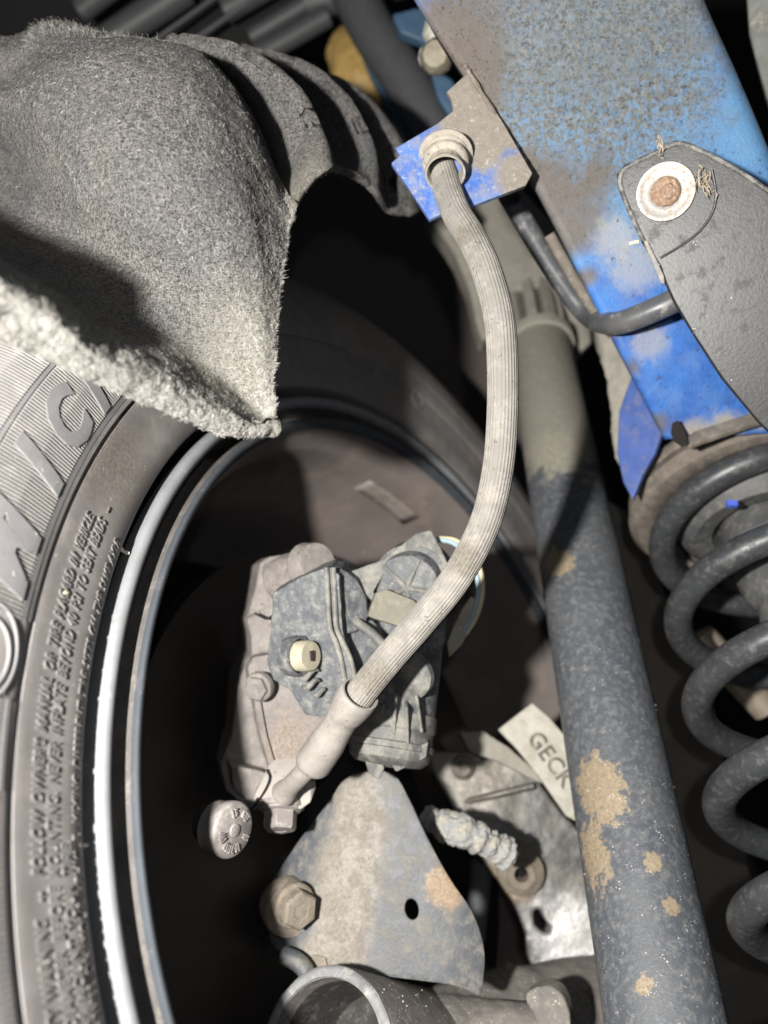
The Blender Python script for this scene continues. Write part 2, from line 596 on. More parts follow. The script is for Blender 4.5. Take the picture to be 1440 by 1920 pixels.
M['plate'] = grime('knuckle_plate', (0.075, 0.084, 0.098), (0.11, 0.115, 0.12), 0.45, dust=(0.22, 0.205, 0.18), amount=0.4, dscale=150, bump=0.0002, coarse=0.0003,
                   blobs=((P(672, 1560, 0.362), 0.020, (0.21, 0.187, 0.155), dict(soft=0.7, wob=0.7, wscale=160, stretch=(1.5, 1, 0.5))),
                          (P(640, 1690, 0.35), 0.019, (0.22, 0.196, 0.162), dict(soft=0.7, wob=0.7, wscale=160, stretch=(1.3, 1, 0.5))),
                          (P(615, 1790, 0.345), 0.012, (0.23, 0.205, 0.17), dict(soft=0.7, wob=0.7, wscale=160)),
                          (P(838, 1665, 0.346), 0.0105, (0.30, 0.215, 0.14), dict(soft=0.5, wob=0.7, wscale=300))))
M['bolt'] = grime('dusty_bolt', (0.25, 0.21, 0.165), (0.19, 0.16, 0.13), 0.7, 0.1, dust=(0.32, 0.28, 0.225), amount=0.5, bump=0.0004)
M['bolt2'] = grime('grey_bolt', (0.29, 0.265, 0.255), (0.24, 0.217, 0.21), 0.55, 0.15, dust=(0.42, 0.39, 0.36), amount=0.35, bump=0.0001)
M['rust'] = grime('rusty_bolt', (0.24, 0.12, 0.065), (0.42, 0.26, 0.17), 0.85, dust=(0.55, 0.42, 0.32), amount=0.55, dscale=500, bump=0.0007, bscale=500)
M['washer'] = grime('washer_zinc', (0.44, 0.44, 0.43), (0.36, 0.36, 0.35), 0.45, 0.3, dust=(0.34, 0.22, 0.12), amount=0.42, dscale=700, bump=0.0001, speck=0.5, sscale=900, speck_col=(0.32, 0.2, 0.1))
M['plastic'] = grime('black_plastic', (0.013, 0.0135, 0.0145), (0.020, 0.020, 0.021), 0.42, dust=(0.05, 0.049, 0.047), amount=0.25, dscale=150, speck=0.12, sscale=900, bump=0.0001, bscale=700)
M['pipe'] = grime('pipe_black', (0.07, 0.075, 0.085), (0.10, 0.10, 0.10), 0.35, dust=(0.3, 0.28, 0.26), amount=0.25, bump=0.0001)
tanp = (0.30, 0.24, 0.165)


def SP(x, y):
    """point on the front of the shock tube"""
    d = 1 / (1.667 + (y - 650) / 1345 * 1.711)
    return P(x, y, d - .021)


M['shock'] = grime('shock_paint', (0.07, 0.078, 0.095), (0.10, 0.108, 0.12), 0.42, 0.0, var=35, dust=(0.19, 0.195, 0.195), amount=0.40, dscale=320, speck=0.55, sscale=1000, bump=0.0003, bscale=700,
                   blobs=tuple((SP(x, y), r, c_, dict(soft=0.22, wob=w_ * 1.5, wscale=ws, stretch=st)) for x, y, r, c_, w_, ws, st in (
                       (1042, 1055, .0085, tanp, .6, 300, (.8, .7, 1.1)), (1022, 1030, .006, tanp, .6, 300, (1, 1, 1)), (1014, 1092, .006, tanp, .5, 300, (2.2, .8, .8)),
                       (1043, 1152, .0035, (.42, .36, .27), .4, 300, (1, 1, 1)), (1125, 1480, .0125, tanp, .6, 260, (1.1, .6, .9)), (1108, 1590, .013, tanp, .6, 260, (1.5, .6, .7)),
                       (1222, 1622, .0042, tanp, .6, 400, (1, 1, .8)), (1257, 1700, .0036, tanp, .6, 400, (1, 1, 1)), (1205, 1842, .0048, tanp, .6, 400, (1, 1, .9)), (1148, 1828, .0042, tanp, .6, 400, (2, 1, .8)),
                       (1020, 720, .056, (.30, .285, .24), .45, 60, (1, .3, .75)), (1040, 850, .016, (.33, .31, .25), .8, 200, (.8, .5, 1.2)))))
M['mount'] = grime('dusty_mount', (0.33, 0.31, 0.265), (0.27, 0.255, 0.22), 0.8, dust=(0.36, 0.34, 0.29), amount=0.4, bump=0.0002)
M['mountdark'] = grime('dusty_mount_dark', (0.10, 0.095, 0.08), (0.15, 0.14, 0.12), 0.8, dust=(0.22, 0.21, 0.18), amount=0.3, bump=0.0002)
M['spring'] = grime('spring_coat', (0.036, 0.039, 0.044), (0.05, 0.053, 0.057), 0.36, dust=(0.12, 0.118, 0.112), amount=0.3, dscale=260, speck=0.3, speck_col=(.22, .15, .09), sscale=700, bump=0.0001)
M['perch'] = grime('perch_dirt', (0.165, 0.14, 0.115), (0.12, 0.105, 0.09), 0.85, dust=(0.25, 0.22, 0.185), amount=0.4, bump=0.0003, coarse=0.0004)
M['iso'] = grime('isolator_rubber', (0.07, 0.074, 0.08), (0.10, 0.10, 0.10), 0.55, dust=(0.20, 0.19, 0.165), amount=0.35, bump=0.0001)
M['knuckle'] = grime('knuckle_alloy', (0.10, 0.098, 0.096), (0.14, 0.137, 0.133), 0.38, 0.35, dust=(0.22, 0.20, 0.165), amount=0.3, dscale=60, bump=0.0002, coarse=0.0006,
                     blobs=((P(965, 1640, 0.44), 0.016, (0.26, 0.19, 0.12), dict(soft=0.6, wob=0.4)), (P(900, 1440, 0.46), 0.028, (0.17, 0.155, 0.13), dict(soft=0.8, wob=0.5)), (P(1075, 1760, 0.435), 0.022, (0.62, 0.61, 0.60), dict(soft=1.0, wob=0.5))))  # near-white blob paints a glossy highlight low on the right
M['tagm'] = grime('cast_tag', (0.56, 0.54, 0.475), (0.42, 0.40, 0.34), 0.6, dust=(0.40, 0.36, 0.29), amount=0.3, bump=0.0003, coarse=0.0004)
M['sleeve'] = grime('arm_sleeve', (0.15, 0.14, 0.13), (0.20, 0.185, 0.17), 0.75, dust=(0.30, 0.27, 0.24), amount=0.45, speck=0.6, sscale=800, bump=0.0004, bscale=700)
M['cutedge'] = grime('bare_metal_edge', (0.25, 0.255, 0.262), (0.20, 0.205, 0.21), 0.6, 0.1, dust=(0.5, 0.48, 0.45), amount=0.3, bump=0.0003)
M['grit'] = plain('white_grit', (0.72, 0.69, 0.63), 0.8)
M['wrap'] = grime('wrapped_boot', (0.36, 0.37, 0.37), (0.27, 0.29, 0.31), 0.6, dust=(0.48, 0.44, 0.36), amount=0.5, bump=0.0006, bscale=300)
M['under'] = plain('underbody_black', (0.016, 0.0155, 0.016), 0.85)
M['underbrown'] = plain('underbody_brown', (0.14, 0.115, 0.105), 0.9)
M['tray'] = plain('tray_grey', (0.085, 0.088, 0.092), 0.5)
M['yellow'] = plain('yellow_ochre', (0.50, 0.33, 0.11), 0.6)
M['bluefar'] = plain('far_blue_paint', (0.06, 0.12, 0.20), 0.5)
M['greyfar'] = plain('far_grey', (0.12, 0.13, 0.14), 0.6)
M['palefar'] = plain('far_pale_metal', (0.55, 0.54, 0.48), 0.5)
M['straw'] = plain('straw', (0.75, 0.66, 0.40), 0.8)
M['drygrass'] = plain('dry_grass', (0.42, 0.36, 0.27), 0.9)
M['wireblue'] = plain('wire_pale_blue', (0.32, 0.42, 0.46), 0.5)
M['wireyellow'] = plain('wire_cream', (0.62, 0.55, 0.36), 0.5)
M['bluesquare'] = plain('blue_paint_square', (0.08, 0.13, 0.6), 0.5)


# ------------------------------------------------------------------ setting
V, Fc = plate_geo([(-900, -700), (2400, -700), (2400, 2700), (-900, 2700)], 1.25, 0.02)
o = mesh_obj('underbody', V, Fc, M['under'], smooth=False)
o['kind'] = 'structure'
# inner arch wall: dark red-brown, bulging towards the right
g = surf_grid([[(380, 250, 0.95), (560, 230, 0.95), (760, 250, 0.95), (900, 300, 0.95)],
               [(420, 480, 0.9), (640, 470, 0.88), (850, 480, 0.86), (1020, 520, 0.84)],
               [(500, 780, 0.92), (760, 760, 0.9), (960, 800, 0.86), (1120, 860, 0.84)],
               [(600, 1180, 0.95), (860, 1150, 0.93), (1060, 1200, 0.9), (1250, 1250, 0.88)],
               [(700, 1700, 0.95), (900, 1700, 0.93), (1160, 1700, 0.9), (1450, 1700, 0.88)]], 20, 24)
o = mesh_obj('wheel_arch', g.reshape(-1, 3), grid_faces(24, 20), M['underbrown'])
o.modifiers.new('thick', 'SOLIDIFY').thickness = 0.003
o['kind'] = 'structure'

# ------------------------------------------------------------------ wheel
WC = np.array([.04639, .40860, -.14759])
_t, _p = 1.04068, .38492
WN = np.array([math.cos(_p) * math.sin(_t), -math.cos(_p) * math.cos(_t), math.sin(_p)])
WU = nrm(np.cross([0, 0, 1], WN))
WV = np.cross(WN, WU)
SIDE = [(.2362, -.012), (.2372, -.005), (.2380, -.0005), (.2392, .0014), (.245, .0045), (.255, .0066), (.262, .0085), (.2645, .0090), (.2650, .0078), (.2656, .0078), (.2661, .0092), (.2664, .0096),
        (.275, .012), (.29, .0125), (.305, .009), (.318, .0), (.326, -.014), (.3300, -.03), (.3320, -.045)]
sp = crom(np.array(SIDE[:8]), 30).tolist() + SIDE[8:11] + crom(np.array(SIDE[11:] + [(.3325, -.07), (.3325, -.16), (.326, -.19), (.30, -.21), (.26, -.212), (.235, -.20)]), 60).tolist()
_k = [q for q in sp if q[1] > -.06]
SR = [q[0] for q in _k]
SH = [q[1] for q in _k]


def side(r, deg, lift=0.0):
    t = math.radians(deg)
    return WC + (np.interp(r, SR, SH) + lift) * WN + r * (math.cos(t) * WU + math.sin(t) * WV)


wheel = thing('wheel', WC, 'black tyre on a silver-lipped rim at the left, raised sidewall lettering', 'wheel')


def wlathe(name, prof, mat, parent, seg=360, sharp=40):
    th = np.radians(np.linspace(0, 360, seg, endpoint=False))
    prof = np.asarray(prof, float)
    V = WC + prof[:, 1][:, None, None] * WN + prof[:, 0][:, None, None] * (np.cos(th)[None, :, None] * WU + np.sin(th)[None, :, None] * WV)
    m = len(prof)
    Fc = [(i * seg + j, i * seg + (j + 1) % seg, (i + 1) * seg + (j + 1) % seg, (i + 1) * seg + j) for i in range(m - 1) for j in range(seg)]
    return mesh_obj(name, V.reshape(-1, 3), Fc, mat, parent, sharp=sharp)


sp = crom(np.array(SIDE[:8]), 30).tolist() + SIDE[8:11] + crom(np.array(SIDE[11:] + [(.3325, -.07), (.3325, -.16), (.326, -.19), (.30, -.21), (.26, -.212), (.235, -.20)]), 60).tolist()
tyre = wlathe('tyre', sp, M['rubber'], wheel)
tyre['_org'] = [0, 0, 0]


def child(o, par):
    """re-parent o to a part, keeping its place"""
    o.parent = par
    base = Matrix.Translation(Vector(WC.tolist())) if par.parent is wheel else None
    pm = Matrix.Translation(Vector(par.location))
    o.matrix_parent_inverse = pm.inverted()
    return o


# rim: lip, black channel, second ridge, barrel
lipp = [(.2322, -.010), (.2328, -.005), (.2328, -.0015), (.2320, .0006), (.2304, .0014), (.2286, .0010), (.2272, -.0006), (.2267, -.003)]
wlathe('rim_lip', crom(np.array(lipp), 26), M['lip'], wheel)
wlathe('bead_gap', [(.2364, -.012), (.2355, -.017), (.2335, -.017), (.2322, -.010)], M['rimblack'], wheel)  # black colour carries the shade between tyre bead and rim lip
wlathe('rim_channel', [(.2267, -.003), (.2266, -.010), (.2260, -.016), (.2230, -.018), (.2205, -.014), (.2196, -.006), (.2193, -.0015)], grime('rim_channel_dusty', (.13, .12, .115), (.09, .085, .08), .7, dust=(.2, .18, .16), amount=.3), wheel)
wlathe('rim_ridge', crom(np.array([(.2193, -.0015), (.2190, .0002), (.2182, .0009), (.2165, .0002), (.2150, -.002), (.2140, -.005)]), 14), grime('rim_ridge_paint', (0.055, 0.063, 0.077), (0.045, 0.052, 0.062), 0.8, 0.0, dust=(.12, .12, .12), amount=0.2, bump=0.00005), wheel)
wlathe('rim_barrel', crom(np.array([(.2140, -.005), (.2132, -.010), (.2105, -.018), (.2090, -.026), (.2095, -.05), (.2060, -.075), (.2010, -.10), (.1990, -.15), (.197, -.185)]), 40), M['barrel'], wheel)
# disc face and spokes beyond the brake
for k in range(7):
    a = math.radians(k * 360 / 7 + 10)
    dv = math.cos(a) * WU + math.sin(a) * WV
    sv = np.cross(WN, dv)
    pth = [WC + dv * 0.055 - WN * 0.15, WC + dv * 0.12 - WN * 0.152, WC + dv * 0.2 - WN * 0.165]
    V, Fc = tube_geo(crom(np.array(pth), 8), [0.024, 0.021, 0.02, 0.019, 0.018, 0.018, 0.02, 0.023], 16, flat=0.55)
    mesh_obj('spoke', V, Fc, M['rimblack'], wheel)
lathe('wheel_hub', [(0, -0.17), (0.06, -0.17), (0.065, -0.15), (0.06, -0.135), (0.03, -0.13), (0, -0.13)], WC, WN, M['rimblack'], wheel)
# balance label on the barrel
lab = []
for (aa, rr) in ((72, 0), (84, 0)):
    pass
bv, bf = [], []
for i in range(9):
    for j in range(4):
        a = math.radians(54 + i * 2.1)
        hh = -0.034 - j * 0.005
        rr = np.interp(-hh, [0.026, 0.05, 0.075], [0.2090, 0.2095, 0.2060]) - 0.0006
        bv.append(WC + hh * WN + rr * (math.cos(a) * WU + math.sin(a) * WV))
o = mesh_obj('balance_label', bv, grid_faces(9, 4), grime('old_label', (0.30, 0.265, 0.24), (0.22, 0.19, 0.175), 0.7, amount=0.3), wheel)
o.modifiers.new('thick', 'SOLIDIFY').thickness = 0.0003


def glyph(txt, bold=0.0, shear=0.0, spacing=1.0):
    cu = D.curves.new('letters', 'FONT')
    cu.body = txt
    cu.size = 1.0
    cu.extrude = 0.5
    cu.offset = bold
    cu.shear = shear
    cu.space_character = spacing
    cu.space_word = 1.5
    cu.resolution_u = 3
    ob = D.objects.new('letters', cu)
    COL.objects.link(ob)
    bpy.context.view_layer.update()
    dg = bpy.context.evaluated_depsgraph_get()
    me = D.meshes.new_from_object(ob.evaluated_get(dg))
    V = np.array([v.co[:] for v in me.vertices])
    Fc = [tuple(p.vertices) for p in me.polygons]
    D.objects.remove(ob)
    D.curves.remove(cu)
    D.meshes.remove(me)
    return V, Fc


def arc_text(txt, r0, height, a0, a1, lift, bold=0.008, shear=0.25, mat='ridge', nm='raised_lettering', full=None):
    """txt bent round the sidewall from angle a0 (first letter) to a1 (last)"""
    V, Fc = glyph(txt, bold, shear, 1.12)
    if full:
        import bmesh
        bm = bmesh.new()
        vs = [bm.verts.new(v) for v in V]
        for f in Fc:
            try:
                bm.faces.new([vs[i] for i in f])
            except ValueError:
                pass
        for _ in range(4):
            bmesh.ops.triangulate(bm, faces=bm.faces)
            lg = [e for e in bm.edges if e.calc_length() > .13]
            if lg:
                bmesh.ops.subdivide_edges(bm, edges=lg, cuts=1)
        bmesh.ops.triangulate(bm, faces=bm.faces)
        bm.verts.ensure_lookup_table()
        bm.verts.index_update()
        V = np.array([v.co[:] for v in bm.verts])
        Fc = [tuple(v.index for v in f.verts) for f in bm.faces]
        bm.free()
    x0, x1 = V[:, 0].min(), V[:, 0].max()
    y0, y1 = (0.0, 0.72) if full is None else (V[:, 1].min(), V[:, 1].max())
    W = np.array([side(r0 + (y - y0) / (y1 - y0) * height, a0 + (a1 - a0) * (x - x0) / (x1 - x0), (z + 0.3) * lift) for x, y, z in V])
    o = mesh_obj(nm, W, Fc, M[mat], None, smooth=False)
    return child(o, tyre)


H = 0.0038
arc_text("SAFETY WARNING  --  FOLLOW OWNER'S MANUAL OR TIRE PLACARD IN VEHICLE.", 0.2552, H, 178.3, 142.7, 0.0009)
arc_text("RIM DIAMETER BEFORE MOUNTING. NEVER INFLATE BEYOND 40 PSI TO SEAT BEADS  --", 0.2500, H, 178.8, 140.9, 0.0009)
arc_text("PERSONS MOUNT YOUR TIRE.", 0.2452, H, 180.5, 166.6, 0.0009)
arc_text("NEVER ON YOUR VEHICLE. MIXING DIFFERENT TIRE SIZES ON THE SAME AXLE.", 0.2405, H, 178.0, 142.7, 0.0009)
for ch, a0, a1, r0, h in (('M', 152.3, 146.2, .2715, .0195), ('I', 144.0, 141.3, .2715, .0195), ('C', 139.8, 135.3, .2715, .0195), ('H', 134.7, 129.6, .2715, .0195), ('E', 128.6, 124.6, .2715, .0195)):
    arc_text(ch, r0, h, a0, a1, 0.0016, bold=0.045, shear=0.3, full=1, nm='raised_letter', mat='letter')


def ridges(nm, r0, r1, a0, a1, step, wdt, lift, nr=3, slant=0.0):
    parts = []
    a = a0
    while a < a1:
        rr = np.linspace(r0, r1, nr)
        L, R_, T_ = [], [], []
        for q in rr:
            w_ = math.degrees(wdt / q) / 2
            s_ = a + slant * (q - r0) * 1000
            L.append(side(q, s_ - w_, -0.0003)); R_.append(side(q, s_ + w_, -0.0003)); T_.append(side(q, s_, lift))
        V = np.vstack([L, T_, R_])
        n = nr
        f = []
        for i in range(n - 1):
            f += [(i, i + 1, n + i + 1, n + i), (n + i, n + i + 1, 2 * n + i + 1, 2 * n + i)]
        f += [(0, n, 2 * n), (n - 1, 3 * n - 1, 2 * n - 1)]
        parts.append((V, f))
        a += step
    V, Fc = join(parts)
    o = mesh_obj(nm, V, Fc, M['ridge'], None, smooth=False)
    o['kind'] = 'stuff'
    return child(o, tyre)


ridges('sidewall_ridges', .2708, .2946, 120, 153.6, .29, .0009, .0011)
ridges('sidewall_ridges', .2966, .3150, 120, 150, .29, .0009, .0010)
ridges('sidewall_serrations', .26655, .2683, 120, 153.2, .155, .0005, .0007, 2, 0.03)
ridges('sidewall_serrations', .26655, .2683, 158.5, 163.5, .155, .0005, .0007, 2, 0.03)
ridges('sidewall_ridges', .2708, .2800, 158.0, 164, .27, .0009, .0007)
ridges('sidewall_ridges', .2675, .2735, 166.5, 177, .33, .0010, .0003)


def ring_arc(nm, r, a0, a1, rad, lift=0.0, n=120, mat='letter'):
    p = np.array([side(r, a, lift) for a in np.linspace(a0, a1, n)])
    V, Fc = tube_geo(p, rad, 8)
    return child(mesh_obj(nm, V, Fc, M[mat], None), tyre)


def flat_ring(nm, r0, r1, a0, a1, lift, n=140):
    rows = []
    for (r, l) in ((r0, -0.0004), (r0, lift), (r1, lift), (r1, -0.0004)):
        rows.append([side(r, a, l) for a in np.linspace(a0, a1, n)])
    V = np.array(rows).reshape(-1, 3)
    return child(mesh_obj(nm, V, grid_faces(4, n), M['letter'], None), tyre)


flat_ring('sidewall_band', .2685, .2703, 118, 153.4, 0.0007)
flat_ring('sidewall_band', .2949, .2960, 118, 158, 0.0008)
flat_ring('sidewall_band', .2685, .2700, 158.4, 163.6, 0.0006)
# plain raised oval where the moulded emblem sits
for k, (rc, ac, rr, ra) in enumerate(((.2800, 156.2, .0085, 2.3), (.2795, 156.0, .0105, 3.0))):
    ph = np.linspace(0, 2 * math.pi, 60, endpoint=False)
    p = np.array([side(rc + rr * math.cos(t), ac + ra * math.sin(t), 0.0002) for t in ph])
    V, Fc = tube_geo(p, 0.0006, 8, closed=True, cap=False)
    child(mesh_obj('raised_oval', V, Fc, M['letter'], None), tyre)
# far side of the sidewall: mould marks
for a in (68, 75, 81.5, 87.5):
    ph = np.linspace(0, 2 * math.pi, 40, endpoint=False)
    p = np.array([side(.262 + .006 * math.cos(t), a + 1.5 * math.sin(t), 0.0001) for t in ph])
    V, Fc = tube_geo(p, 0.0009, 8, closed=True, cap=False)
    child(mesh_obj('raised_oval', V, Fc, M['rubber'], None), tyre)
ring_arc('sidewall_rib', .2790, 30, 112, 0.0006, mat='rubber')
# moulding hairs
for (a, r0) in ((142.2, .2376), (166.9, .2372)):
    b = side(r0, a, 0.0002)
    dv = nrm(side(.25, a) - side(.24, a))
    p = np.array([b + dv * 0.0008, b - dv * .0020 + WN * .0006, b - dv * .0042 + WN * .0022])
    V, Fc = tube_geo(crom(p, 8), [0.0013, .0011, .0008, .0006, .0006, .0008, .0008, .0005], 10)
    child(mesh_obj('vent_hair', V, Fc, plain('hair_pale', (.62, .58, .5), .7), None), tyre)
p = side(.2565, 150.0, 0.0005)
V, Fc = tube_geo(np.array([p - 0.001 * WU, p + 0.0002 * WV, p + 0.001 * WU + 0.0003 * WN]), [.0004, .0008, .0003], 10)
child(mesh_obj('dried_mud', V, Fc, M['tan'], None), tyre)

# brake disc and splash plate deep inside the wheel
bd = thing('brake_disc', WC - WN * 0.07, 'dark vented brake disc deep inside the wheel, behind the caliper', 'brake disc')
V, Fc = lathe_geo([(0.045, 0), (0.165, 0), (0.165, -0.010), (0.155, -0.012), (0.165, -0.014), (0.165, -0.024), (0.045, -0.024)], WC - WN * 0.078, WN, 96, close=False)
mesh_obj('friction_ring', V, Fc, plain('disc_dark', (0.026, 0.022, 0.020), 0.5, 0.2), bd)
lathe('disc_hat', [(0, 0.02), (0.05, 0.02), (0.055, 0.015), (0.055, -0.02)], WC - WN * 0.085, WN, M['under'], bd)

# ------------------------------------------------------------------ felt liner
liner = thing('wheel_arch_liner', P(300, 500, .30), 'large grey fuzzy felt wheel arch liner at upper left with a thick pale torn edge', 'liner')
main = [
    [(-260, 500, .16), (-150, 560, .17), (0, 640, .192), (100, 682, .205), (200, 728, .218), (330, 782, .236), (425, 817, .25), (490, 818, .262), (514, 800, .266)],
    [(-260, 440, .155), (-150, 490, .165), (0, 578, .187), (95, 624, .198), (195, 688, .212), (318, 741, .231), (415, 785, .246), (487, 805, .258), (515, 799, .265)],
    [(-260, 370, .158), (-150, 410, .17), (0, 506, .192), (88, 568, .20), (188, 644, .216), (305, 697, .235), (405, 753, .25), (480, 792, .262), (516, 797, .267)],
    [(-260, 330, .25), (-150, 360, .26), (0, 452, .262), (108, 514, .252), (215, 588, .259), (325, 645, .268), (420, 710, .276), (482, 768, .274), (517, 792, .270)],
    [(-260, 260, .40), (-150, 280, .39), (0, 385, .335), (135, 448, .292), (262, 518, .277), (375, 582, .275), (455, 650, .274), (497, 730, .273), (514, 770, .273)],
    [(-260, 190, .42), (-150, 210, .40), (0, 300, .340), (120, 345, .282), (270, 412, .261), (388, 480, .264), (468, 560, .271), (504, 660, .276), (512, 715, .276)],
    [(-260, 160, .40), (-150, 180, .38), (0, 235, .325), (115, 245, .277), (265, 285, .257), (398, 370, .262), (478, 460, .273), (510, 580, .279), (519, 645, .280)],
    [(-260, 150, .38), (-150, 165, .36), (0, 195, .315), (105, 172, .280), (245, 178, .265), (380, 250, .268), (466, 360, .278), (510, 470, .284), (524, 560, .285)],
    [(-260, 140, .37), (-150, 150, .355), (0, 170, .318), (95, 122, .292), (215, 102, .277), (360, 152, .277), (456, 270, .286), (508, 390, .292), (536, 485, .292)],
    [(-260, 130, .39), (-150, 135, .375), (0, 150, .345), (85, 98, .318), (200, 74, .300), (358, 92, .298), (452, 190, .299), (506, 325, .302), (545, 430, .300)],
    [(-260, 70, .37), (-150, 75, .36), (0, 100, .342), (85, 62, .330), (195, 68, .318), (362, 100, .312), (453, 202, .311), (508, 335, .309), (549, 416, .302)],
    [(-260, 20, .38), (-150, 30, .375), (0, 66, .36), (95, 36, .348), (190, 58, .335), (365, 110, .325), (455, 215, .322), (510, 345, .316), (551, 402, .304)],
]
rib = [
    [(225, 80, .335), (365, 110, .327), (455, 215, .323), (510, 345, .316), (551, 402, .304)],
    [(300, 90, .41), (395, 125, .402), (470, 225, .392), (516, 335, .360), (556, 394, .308)],
    [(310, 82, .372), (420, 112, .356), (500, 205, .347), (548, 310, .338), (570, 368, .313)],
    [(330, 75, .365), (440, 100, .346), (535, 165, .336), (585, 260, .330), (590, 342, .316)],
    [(350, 80, .368), (458, 104, .350), (552, 178, .339), (603, 275, .333), (612, 326, .322)],
    [(360, 95, .43), (462, 118, .425), (552, 200, .405), (604, 295, .385), (630, 325, .335)],
    [(400, 100, .43), (505, 135, .422), (578, 208, .416), (626, 300, .402), (652, 332, .350)],
    [(440, 92, .41), (550, 122, .395), (630, 180, .385), (680, 275, .378), (684, 352, .366)],
    [(455, 98, .412), (568, 132, .398), (645, 196, .389), (696, 290, .382), (703, 372, .372)],
    [(480, 120, .455), (572, 150, .448), (648, 220, .440), (702, 310, .428), (718, 394, .395)],
    [(520, 128, .455), (620, 160, .440), (680, 225, .430), (728, 310, .42), (735, 404, .402)],
    [(545, 135, .445), (645, 162, .430), (708, 220, .422), (752, 295, .418), (756, 407, .408)],
    [(560, 145, .48), (655, 175, .46), (718, 235, .452), (762, 310, .446), (775, 405, .41)],
    [(580, 170, .56), (665, 200, .55), (718, 260, .54), (766, 330, .51), (795, 398, .44)],
    [(620, 190, .53), (700, 205, .515), (748, 260, .51), (785, 320, .50), (812, 392, .45)],
    [(650, 220, .60), (720, 240, .60), (765, 300, .59), (800, 350, .56), (830, 385, .50)],
]
nu1, nv1, nu2, nv2 = 190, 170, 90, 170
G1 = surf_grid(main, nu1, nv1)
G2 = surf_grid(rib, nu2, nv2)


def wobble(G, amp, scale, seed):
    """uneven felt: smooth random lumps along the view-facing normal"""
    from mathutils import noise as mn
    A = G.reshape(-1, 3)
    out = A.copy()
    gy = np.gradient(G, axis=0)
    gx = np.gradient(G, axis=1)
    N = np.cross(gx, gy).reshape(-1, 3)
    N /= np.linalg.norm(N, axis=1)[:, None] + 1e-9
    for i, p in enumerate(A):
        k = mn.noise(Vector(p * scale) + Vector((seed, 0, 0))) + 0.5 * mn.noise(Vector(p * scale * 2.7) + Vector((0, seed, 0))) + 0.3 * mn.noise(Vector(p * scale * 8))
        out[i] += N[i] * k * amp
    return out.reshape(G.shape)


G1 = wobble(G1, 0.0009, 70, 3)
G2 = wobble(G2, 0.0006, 70, 9)
nl_ = int(nv1 * 2 / 11) + 2
G1[:nl_] = wobble(G1[:nl_ + 2], 0.0008, 240, 5)[:nl_]

for G, nm in ((G1, 'felt_dome'), (G2, 'felt_corrugation')):
    nv_, nu_ = G.shape[:2]
    o = mesh_obj(nm, G.reshape(-1, 3), grid_faces(nv_, nu_), M['felt'], liner, sharp=180)
    s = o.modifiers.new('thick', 'SOLIDIFY')
    s.thickness = 0.0035
    # the sheet's back is the side away from the camera
    a, b, c = G[nv_ // 2, nu_ // 2], G[nv_ // 2, nu_ // 2 + 1], G[nv_ // 2 + 1, nu_ // 2]
    nn = np.cross(b - a, c - a)
    s.offset = -1 if nn @ a < 0 else 1


def fibres(G, n, ln, wd, lift, edge=None):
    nv_, nu_ = G.shape[:2]
    if edge is None:
        i = rng.uniform(0, nv_ - 2, n)
        j = rng.uniform(0, nu_ - 2, n)
    else:
        i = edge[0](n)
        j = edge[1](n)
    ii, jj = i.astype(int), j.astype(int)
    p = G[ii, jj] + (i - ii)[:, None] * (G[ii + 1, jj] - G[ii, jj]) + (j - jj)[:, None] * (G[ii, jj + 1] - G[ii, jj])
    a = G[ii, jj + 1] - G[ii, jj]
    b = G[ii + 1, jj] - G[ii, jj]
    N = np.cross(a, b)
    N /= np.linalg.norm(N, axis=1)[:, None] + 1e-12
    N *= np.where((N * p).sum(1) > 0, -1, 1)[:, None]
    a /= np.linalg.norm(a, axis=1)[:, None] + 1e-12
    b = np.cross(N, a)
    t = rng.uniform(0, 2 * math.pi, n)
    d0 = np.cos(t)[:, None] * a + np.sin(t)[:, None] * b
    L = ln * rng.uniform(0.4, 1.5, n)[:, None]
    up = N * (lift * rng.uniform(0.1, 1.3, n))[:, None]
    sd = np.cross(d0, N) + 0.5 * N
    W = wd * rng.uniform(0.6, 1.3, n)[:, None]
    bend = sd * L * rng.uniform(-0.35, 0.35, n)[:, None]
    p0 = p - d0 * L * 0.5 - N * 0.0001
    p1 = p + up + bend
    p2 = p + d0 * L * 0.5 + up * rng.uniform(0, 2.0, n)[:, None]
    V = np.stack([p0 - sd * W, p0 + sd * W, p1 - sd * W, p1 + sd * W, p2], 1).reshape(-1, 3)
    k = np.arange(n) * 5
    Fc = [(q, q + 1, q + 3, q + 2) for q in k] + [(q + 2, q + 3, q + 4) for q in k]
    return V, Fc


ri = lambda lo, hi: (lambda n: rng.uniform(lo, hi, n))
fz = [fibres(G1, 46000, 0.0020, 0.00005, 0.00022), fibres(G2, 9000, 0.0018, 0.00005, 0.0003),
      fibres(G1, 900, 0.0016, 0.00006, 0.0012, (ri(30, nv1 - 2), ri(nu1 - 4, nu1 - 2))),
      fibres(G1, 1800, 0.0022, 0.00006, 0.0016, (ri(nv1 - 22, nv1 - 2), ri(60, nu1 - 2))),
      fibres(G1, 3000, 0.0011, 0.00006, 0.0005, (ri(0, 36), ri(20, nu1 - 2))),
      fibres(G2, 700, 0.0020, 0.00006, 0.0014, (ri(0, nv2 - 2), ri(nu2 - 4, nu2 - 2)))]
V, Fc = join(fz)
o = mesh_obj('felt_fuzz', V, Fc, M['fuzz'], liner, smooth=False)
o['kind'] = 'stuff'

